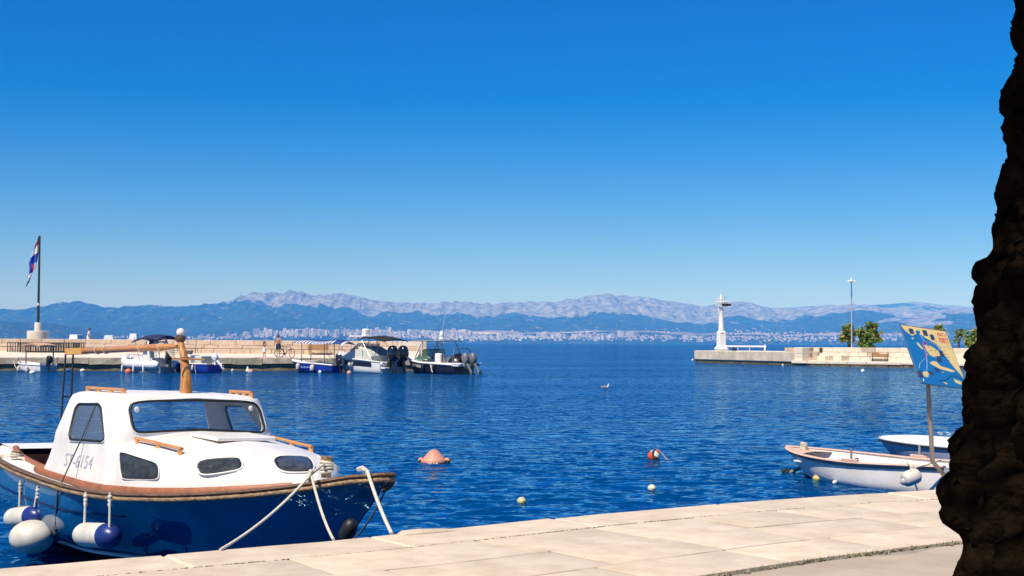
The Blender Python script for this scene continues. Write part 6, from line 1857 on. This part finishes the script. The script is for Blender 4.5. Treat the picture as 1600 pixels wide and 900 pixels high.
def mole_rail():
    a = MOLE_AT(1121, 1.6); c = MOLE_AT(1196.5, 1.6); d = c - a; L = d.length
    t = thing("guard_rail", "white box-beam guard rail beside the harbour light", "rail", a, math.atan2(d.y, d.x))
    h = 8.6 * (a.y + c.y) / 2 / 2100
    b = MB(); b.box((L / 2, 0, h - .10), (L, .14, .20)); b.build("beam", LWHITE, t, bevel=.02)
    for f in (.0, .21, .44, .68, .98):
        b = MB(); b.tube([(L * f, 0, 0), (L * f, 0, h - .2)], .055, 8); b.build("post", mat("rail_post_grey", (.45, .47, .5), .5), t)
    b = MB(); b.tube([(L * .985, -.0, h - .55), (L * .985, 0, h + .10)], .10, 8); b.build("end_cap", LWHITE, t)
    p = MOLE_AT(1147, 2.4)
    q = thing("bollard", "black cross-shaped mooring bollard on the concrete mole under the rail", "bollard", p)
    b = MB(); b.tube([(-.26, 0, .06), (.26, 0, .42)], .09, 8); b.tube([(.26, 0, .06), (-.26, 0, .42)], .09, 8); b.build("horn", BLK, q); b = MB(); b.box((0, 0, .03), (.6, .4, .06)); b.build("base_plate", BLK, q)
mole_rail()
bench(rq_at(1370.5, 1.7, .54), Q_ANG, "brown wooden bench against the pale right-hand quay wall", 2.0)
def lamp_post():
    p = rq_at(1331, 6.0, 1.25)
    H = (544 - 432) * p.y / 2100
    t = thing("lamp_post", "tall slim lamp post with white lamp heads on the right-hand quay", "lamp post", p)
    GP = mat("post_grey", (.42, .46, .50), .45, metal=.4)
    b = MB(); b.lathe([(.14, 0), (.12, .5), (.085, .6), (.075, H * .78)], 12); b.build("pole", GP, t, smooth=40)
    b = MB(); b.lathe([(.085, H * .78), (.065, H)], 12); b.build("upper_pole", mat("post_blue", (.08, .22, .42), .45), t, smooth=40)
    b = MB(); b.tube([(-.32, 0, H + .06), (0, 0, H - .02), (.32, 0, H + .06)], .04, 6); b.build("cross_arm", GP, t)
    for s in (-1, 1):
        b = MB(); b.tube([(s * .22, 0, H + .06), (s * .45, -.05, H + .04)], [(.10, .16), (.06, .10)], 10); b.build("lamp_head", LWHITE, t, smooth=50)
    b = MB(); b.lathe([(.05, H), (.14, H + .05), (.14, H + .16), (.05, H + .34), (.02, H + .5)], 12); b.build("lamp_head", LWHITE, t, smooth=50)
lamp_post()
LEAF = mat("tree_leaf", (0.15, 0.24, 0.04), .6, var=.35, scale=1.5)
LEAFY = mat("tree_leaf_light", (0.28, 0.25, 0.045), .6, var=.35, scale=1.5)
LEAFP = mat("tree_leaf_pale", (0.14, 0.19, 0.07), .6, var=.3, scale=1.5)
BARK = mat("tree_bark", (.06, .045, .03), .9, var=.3, scale=8)
def bush_tree(label, pos, clumps, seed, h0, dens=430, leaf=.17, mats=(LEAF, LEAFY), yellow=.12, stems=3):
    """clumps: (dx, dz, r) relative to the foot"""
    rnd = random.Random(seed)
    t = thing("tree", label, "tree", pos, 0, "trees behind the right-hand quay")
    b = MB()
    for i in range(stems):
        dx = rnd.uniform(-.15, .15); tgt = clumps[i % len(clumps)]
        b.tube([(dx, 0, -.2), (dx + tgt[0] * .3 + rnd.uniform(-.1, .1), rnd.uniform(-.1, .1), h0 * .6), (tgt[0] * .7, rnd.uniform(-.2, .2), tgt[1] * .7), (tgt[0], 0, tgt[1])], [.10, .08, .06, .03], 7)
    b.build("trunk", BARK, t, smooth=60)
    for mi, m in enumerate(mats):
        b = MB()
        for (cx, cz, r_) in clumps:
            n = int(dens * (r_ / .6) ** 2 * (yellow if mi else 1 - yellow))
            sub = [(rnd.gauss(0, .45), rnd.gauss(0, .45), rnd.gauss(0, .45), rnd.uniform(.25, .5)) for _ in range(9)]
            for _ in range(n):
                sx, sy, sz, sr = rnd.choice(sub)
                v = Vector((rnd.gauss(0, 1), rnd.gauss(0, 1), rnd.gauss(0, 1))).normalized() * (sr * rnd.uniform(.6, 1.05))
                c = Vector((cx, 0, cz)) + (Vector((sx, sy, sz)) + v) * r_
                l = leaf * rnd.uniform(.6, 1.3)
                e1 = Vector((rnd.gauss(0, 1), rnd.gauss(0, 1), rnd.gauss(0, .6))).normalized() * l
                e2 = e1.cross(Vector((rnd.gauss(0, 1), rnd.gauss(0, 1), rnd.gauss(0, 1)))).normalized() * l * .55
                b.add([c - e1, c + e2, c + e1, c - e2], [(0, 1, 2, 3)])
        b.build("foliage", m, t, fix=False)
    return t
k = 137 / 2100
def CL(px0, pyb, lst): return [((x - px0) * k, (pyb - y) * k, r_ * k) for x, y, r_ in lst]
bush_tree("smaller left tree of the pair by the lamp post", rq_at(1325, 6.5, 1.25), CL(1325, 546, [(1326, 503, 7), (1322, 511, 8), (1331, 512, 7), (1319, 522, 7), (1326, 521, 8), (1332, 522, 5), (1316, 525, 4)]), 2, 1.2, yellow=.22)
bush_tree("larger right tree of the pair by the lamp post", rq_at(1357, 6.8, 1.25), CL(1357, 546, [(1364, 502, 8), (1357, 508, 8), (1344, 511, 7), (1369, 513, 8), (1350, 519, 10), (1362, 521, 11), (1373, 525, 6), (1346, 530, 8), (1357, 533, 10), (1352, 540, 6)]), 6, 1.0, yellow=.16, stems=4)
bush_tree("yellow-green tree top showing above the map sign", rq_at(1466, 9, 1.25), CL(1466, 546, [(1467, 507, 6), (1463, 513, 6), (1470, 514, 5), (1465, 522, 8), (1468, 532, 7)]), 8, 2.2, mats=(LEAF, LEAFY), yellow=.5)
bush_tree("thin pale-green feathery tree between the map sign and the dark trunk", rq_at(1499, 9, 1.25), CL(1499, 546, [(1496, 512, 6), (1503, 514, 6), (1499, 521, 6), (1494, 526, 4)]), 12, 2.2, dens=130, mats=(LEAFP, LEAF), yellow=.2, stems=2)
bush_tree("bushy green tree half hidden by the dark trunk", rq_at(1524, 8, 1.25), CL(1524, 546, [(1528, 512, 9), (1519, 520, 9), (1527, 528, 10), (1514, 530, 7), (1530, 540, 8)]), 15, 1.4, yellow=.35)
fl(1223, 571, "tiny white float at the foot of the concrete mole", .10, (.8, .78, .74), 1)
fl(1348, 581, "white float on the water before the right-hand quay", .16, (.8, .79, .78), 1)
fl(1082, 563, "white float at the left tip of the concrete mole", .14, (.8, .79, .76), 1)

# ================================================================ TOWN ON THE FAR SHORE
def town():
    rnd = random.Random(21)
    cols = [("block_cream", (.46, .44, .41)), ("block_white", (.58, .58, .57)), ("block_pink", (.44, .39, .36)), ("block_grey", (.34, .34, .34))]
    ms = [mat(n, c, .8) for n, c in cols]
    ROOF = mat("tile_roof", (.33, .25, .22), .9)
    # a tower block and a house, unit size, shared by all
    def tower(m):
        b = MB(); b.box((0, 0, .5), (1, 1, 1)); b.box((.1, .1, 1.03), (.45, .4, .06))
        for z in (.2, .4, .6, .8): b.box((0, -.505, z), (.86, .02, .06))
        me = b.mesh("apartment_block", m); me.materials.append(mat("window_band", (.12, .13, .15), .4))
        for p in me.polygons:
            if p.center.y < -.49 and abs(p.center.z * 5 % 1) < .2 or (p.center.y < -.5): p.material_index = 1
        return me
    def house(m):
        b = MB(); b.box((0, 0, .35), (1, 1, .7)); b.add([(-.55, -.55, .68), (.55, -.55, .68), (.55, .55, .68), (-.55, .55, .68), (-.5, 0, 1.0), (.5, 0, 1.0)], [(0, 1, 5, 4), (2, 3, 4, 5), (1, 2, 5), (3, 0, 4), (3, 2, 1, 0)])
        me = b.mesh("house", m); me.materials.append(ROOF)
        for p in me.polygons:
            if p.center.z > .72 or (p.center.z > .67 and p.normal.z > .1): p.material_index = 1
        return me
    TW = [tower(m) for m in ms]; HS = [house(m) for m in ms]
    spots = []
    def zone(n, p0, p1, s0, s1, kind, w, h, bias=1.0, cl=None):
        for _ in range(n):
            px = rnd.uniform(p0, p1) if cl is None else rnd.gauss(rnd.choice(cl), (p1 - p0) * .03)
            s = s0 + (s1 - s0) * rnd.random() ** bias
            ww = rnd.uniform(*w); hh = rnd.uniform(*h) * (1 if kind else 1.3)
            spots.append((px, 14000 + 7500 * s, kind, ww, hh))
    zone(46, 395, 520, .050, .085, 0, (18, 38), (26, 58))
    zone(26, 520, 620, .055, .10, 0, (20, 40), (22, 48))
    zone(60, 585, 740, .06, .13, 0, (20, 46), (24, 52))
    zone(50, 700, 945, .04, .10, 0, (20, 50), (16, 36))
    zone(16, 962, 996, .055, .075, 0, (30, 44), (30, 46), cl=[966, 972, 981, 988, 992])
    zone(24, 1000, 1110, .03, .08, 0, (16, 36), (12, 26))
    zone(12, 290, 390, .035, .07, 0, (18, 32), (18, 34)); zone(8, 70, 130, .03, .05, 0, (16, 28), (14, 24))
    big = len(spots)
    zone(250, 380, 760, .02, .10, 0, (14, 34), (12, 28)); zone(300, 680, 960, .012, .09, 0, (12, 34), (9, 22))
    zone(170, 940, 1130, .012, .09, 1, (12, 26), (8, 14)); zone(260, 0, 400, .012, .055, 1, (12, 30), (8, 18))
    zone(190, 1130, 1400, .012, .09, 1, (12, 28), (9, 15)); zone(240, 1130, 1560, .05, .22, 1, (12, 26), (8, 14), 1.2); zone(260, 1140, 1560, .12, .42, 1, (12, 24), (8, 13), 1.1, cl=[1170, 1195, 1240, 1255, 1290, 1330, 1380, 1420, 1500])
    zone(120, 470, 1100, .12, .4, 1, (10, 20), (7, 11), 1.0, cl=[520, 610, 700, 850, 930, 1040])
    rest = [MB() for _ in range(5)]
    order = sorted(range(len(spots)), key=lambda i: -(spots[i][3] * spots[i][4]) * (2 if i < big else 1))
    top = set(order[:290])
    for i, (px, Y, kind, w, h) in enumerate(spots):
        X = (px - 800) / 2100 * Y
        z = RANGE_Z(px, Y) - 2
        if z < 1: continue
        a = rnd.uniform(-.5, .5); mi = rnd.choices(range(4), (4, 5, 3, 2))[0]
        if i in top:
            me = (HS if kind else TW)[mi]
            o = bpy.data.objects.new("house" if kind else "apartment_block", me); COL.objects.link(o)
            o.location = (X, Y, z); o.rotation_euler = (0, 0, a); o.scale = (w, w * rnd.uniform(.4, .8), h)
            if kind: tag(o, "small pale red-roofed house in the far town under the mountains", "house", "houses of the far town")
            elif 955 < px < 1000: tag(o, "white tower block in the tight cluster left of the harbour light, across the bay", "apartment block", "white far tower cluster")
            elif px < 667: tag(o, "pale apartment block of the far town seen above the left breakwater wall", "apartment block", "far apartment blocks above the breakwater")
            else: tag(o, "pale apartment block of the far town seen over open water right of the breakwater", "apartment block", "far apartment blocks over open water")
        else:
            rot = Matrix.Rotation(a, 3, 'Z')
            rest[mi].box((X, Y, z + h / 2), (w, w * .6, h), rot)
            if kind: rest[4].box((X, Y, z + h + 1.5), (w * 1.08, w * .66, 3.4), rot, .35)
    for mi in range(5):
        o = rest[mi].build("far_buildings", ms[mi] if mi < 4 else ROOF, None, fix=False); tag(o, kind='stuff')
    def slab(name, label, cat, px, Y, w, d, h, m, dome=False):
        z = RANGE_Z(px, Y) - 3 if not dome else 70 - h
        b = MB()
        if dome:
            rr = []
            for f in np.linspace(-1, 1, 15): rr.append([Vector((f * w / 2, y * d / 2, h * max(.05, 1 - abs(f) ** 3) * (1 - .3 * y * y))) for y in (-1, -.6, 0, .6, 1)] + [Vector((f * w / 2, d / 2, -4)), Vector((f * w / 2, -d / 2, -4))])
            b.loft(rr, True, True)
        else: b.box((0, 0, h / 2), (w, d, h)); b.box((w * .1, 0, h + 1.5), (w * .5, d * .6, 3))
        o = b.build(name, m); o.location = ((px - 800) / 2100 * Y, Y, z); tag(o, label, cat)
    slab("hall", "long low pinkish-roofed hall on the far shore right of the harbour light", "hall", 1149, 14700, 540, 120, 42, mat("hall_roof", (.66, .48, .40), .8), True)
    slab("department_building", "large cream block standing out above the far town left of centre", "building", 724, 14900, 95, 60, 50, mat("big_cream", (.74, .60, .46), .8))
    # pale cleared ground
    PALEG = mat("bare_ground", (.58, .51, .45), .95, var=.15, scale=.01)
    for p0, p1, y0, y1 in ((590, 690, 15250, 15700), (690, 800, 15150, 15420), (800, 945, 15000, 15260)):
        b = MB(); rr = []
        for px in np.linspace(p0, p1, 24):
            f = (px - p0) / (p1 - p0); wd = math.sin(math.pi * min(.97, max(.03, f))) ** .5
            rr.append([Vector(((px - 800) / 2100 * Y, Y, RANGE_Z(px, Y) + 7)) for Y in np.linspace(y0, y0 + (y1 - y0) * wd, 5)])
        b.loft(rr, False, False); o = b.build("bare_ground", PALEG); tag(o, kind='structure')
town()
# white craft lying beyond the left wall
def yacht(px, Y, L, B, top, rz, label):
    p = PY(px, 530, Y); p.z = 0
    t = thing("motor_yacht", label, "yacht", p, rz, "white craft lying beyond the left breakwater")
    t.location -= Matrix.Rotation(rz, 3, 'Z') @ Vector((L * .45, 0, 0))
    H = top
    rings, nt = open_hull(t, L, B, H * .5, H * .38, H * .36, WHITE2, INWHITE, None, floor=.4, draft=.4, rake=L * .14, transom=.85)
    deckcap(t, rings, WHITE2, 0, 1.0, .05)
    b = MB(); b.box((L * .42, 0, H * .52), (L * .56, B * .8, H * .34), taper=.88); b.build("cabin", WHITE2, t, bevel=.05)
    b = MB(); b.box((L * .42, -B * .385, H * .56), (L * .40, .06, H * .10)); b.build("window_band", DKHULL, t)
    b = MB(); b.box((L * .38, 0, H * .82), (L * .40, B * .72, H * .30), taper=.8); b.build("flybridge", WHITE2, t, bevel=.05)
    return t
yacht(121, 200, 6, 2.0, 3.35, R(84), "white craft end-on beyond the left wall, beside the walking person")
yacht(168, 300, 5.6, 2.0, 3.75, R(180), "low white craft beyond the left wall over the boom")
yacht(207, 300, 4.6, 1.8, 4.15, R(174), "white craft with a tall top beyond the left wall, over the inflatable's sunshade")
yacht(240, 320, 5.4, 2.0, 3.9, R(178), "white craft beyond the left wall just left of the mast")
# ================================================================ HAZE
def build_haze():
    m = bpy.data.materials.new("haze_air"); m.use_nodes = True
    nt = m.node_tree; N = nt.nodes
    N.remove(N['Principled BSDF'])
    v = N.new('ShaderNodeVolumePrincipled')
    v.inputs['Color'].default_value = (0.07, 0.33, 1.0, 1)
    v.inputs['Density'].default_value = 0.000055
    v.inputs['Absorption Color'].default_value = (1, 1, 1, 1)
    v.inputs['Anisotropy'].default_value = -0.35
    nt.links.new(v.outputs[0], N['Material Output'].inputs['Volume'])
    mb = MB(); mb.box((0, 14250, 599.0), (66000, 36500, 1200.6))
    o = mb.build("haze", m); tag(o, kind='stuff')
build_haze()
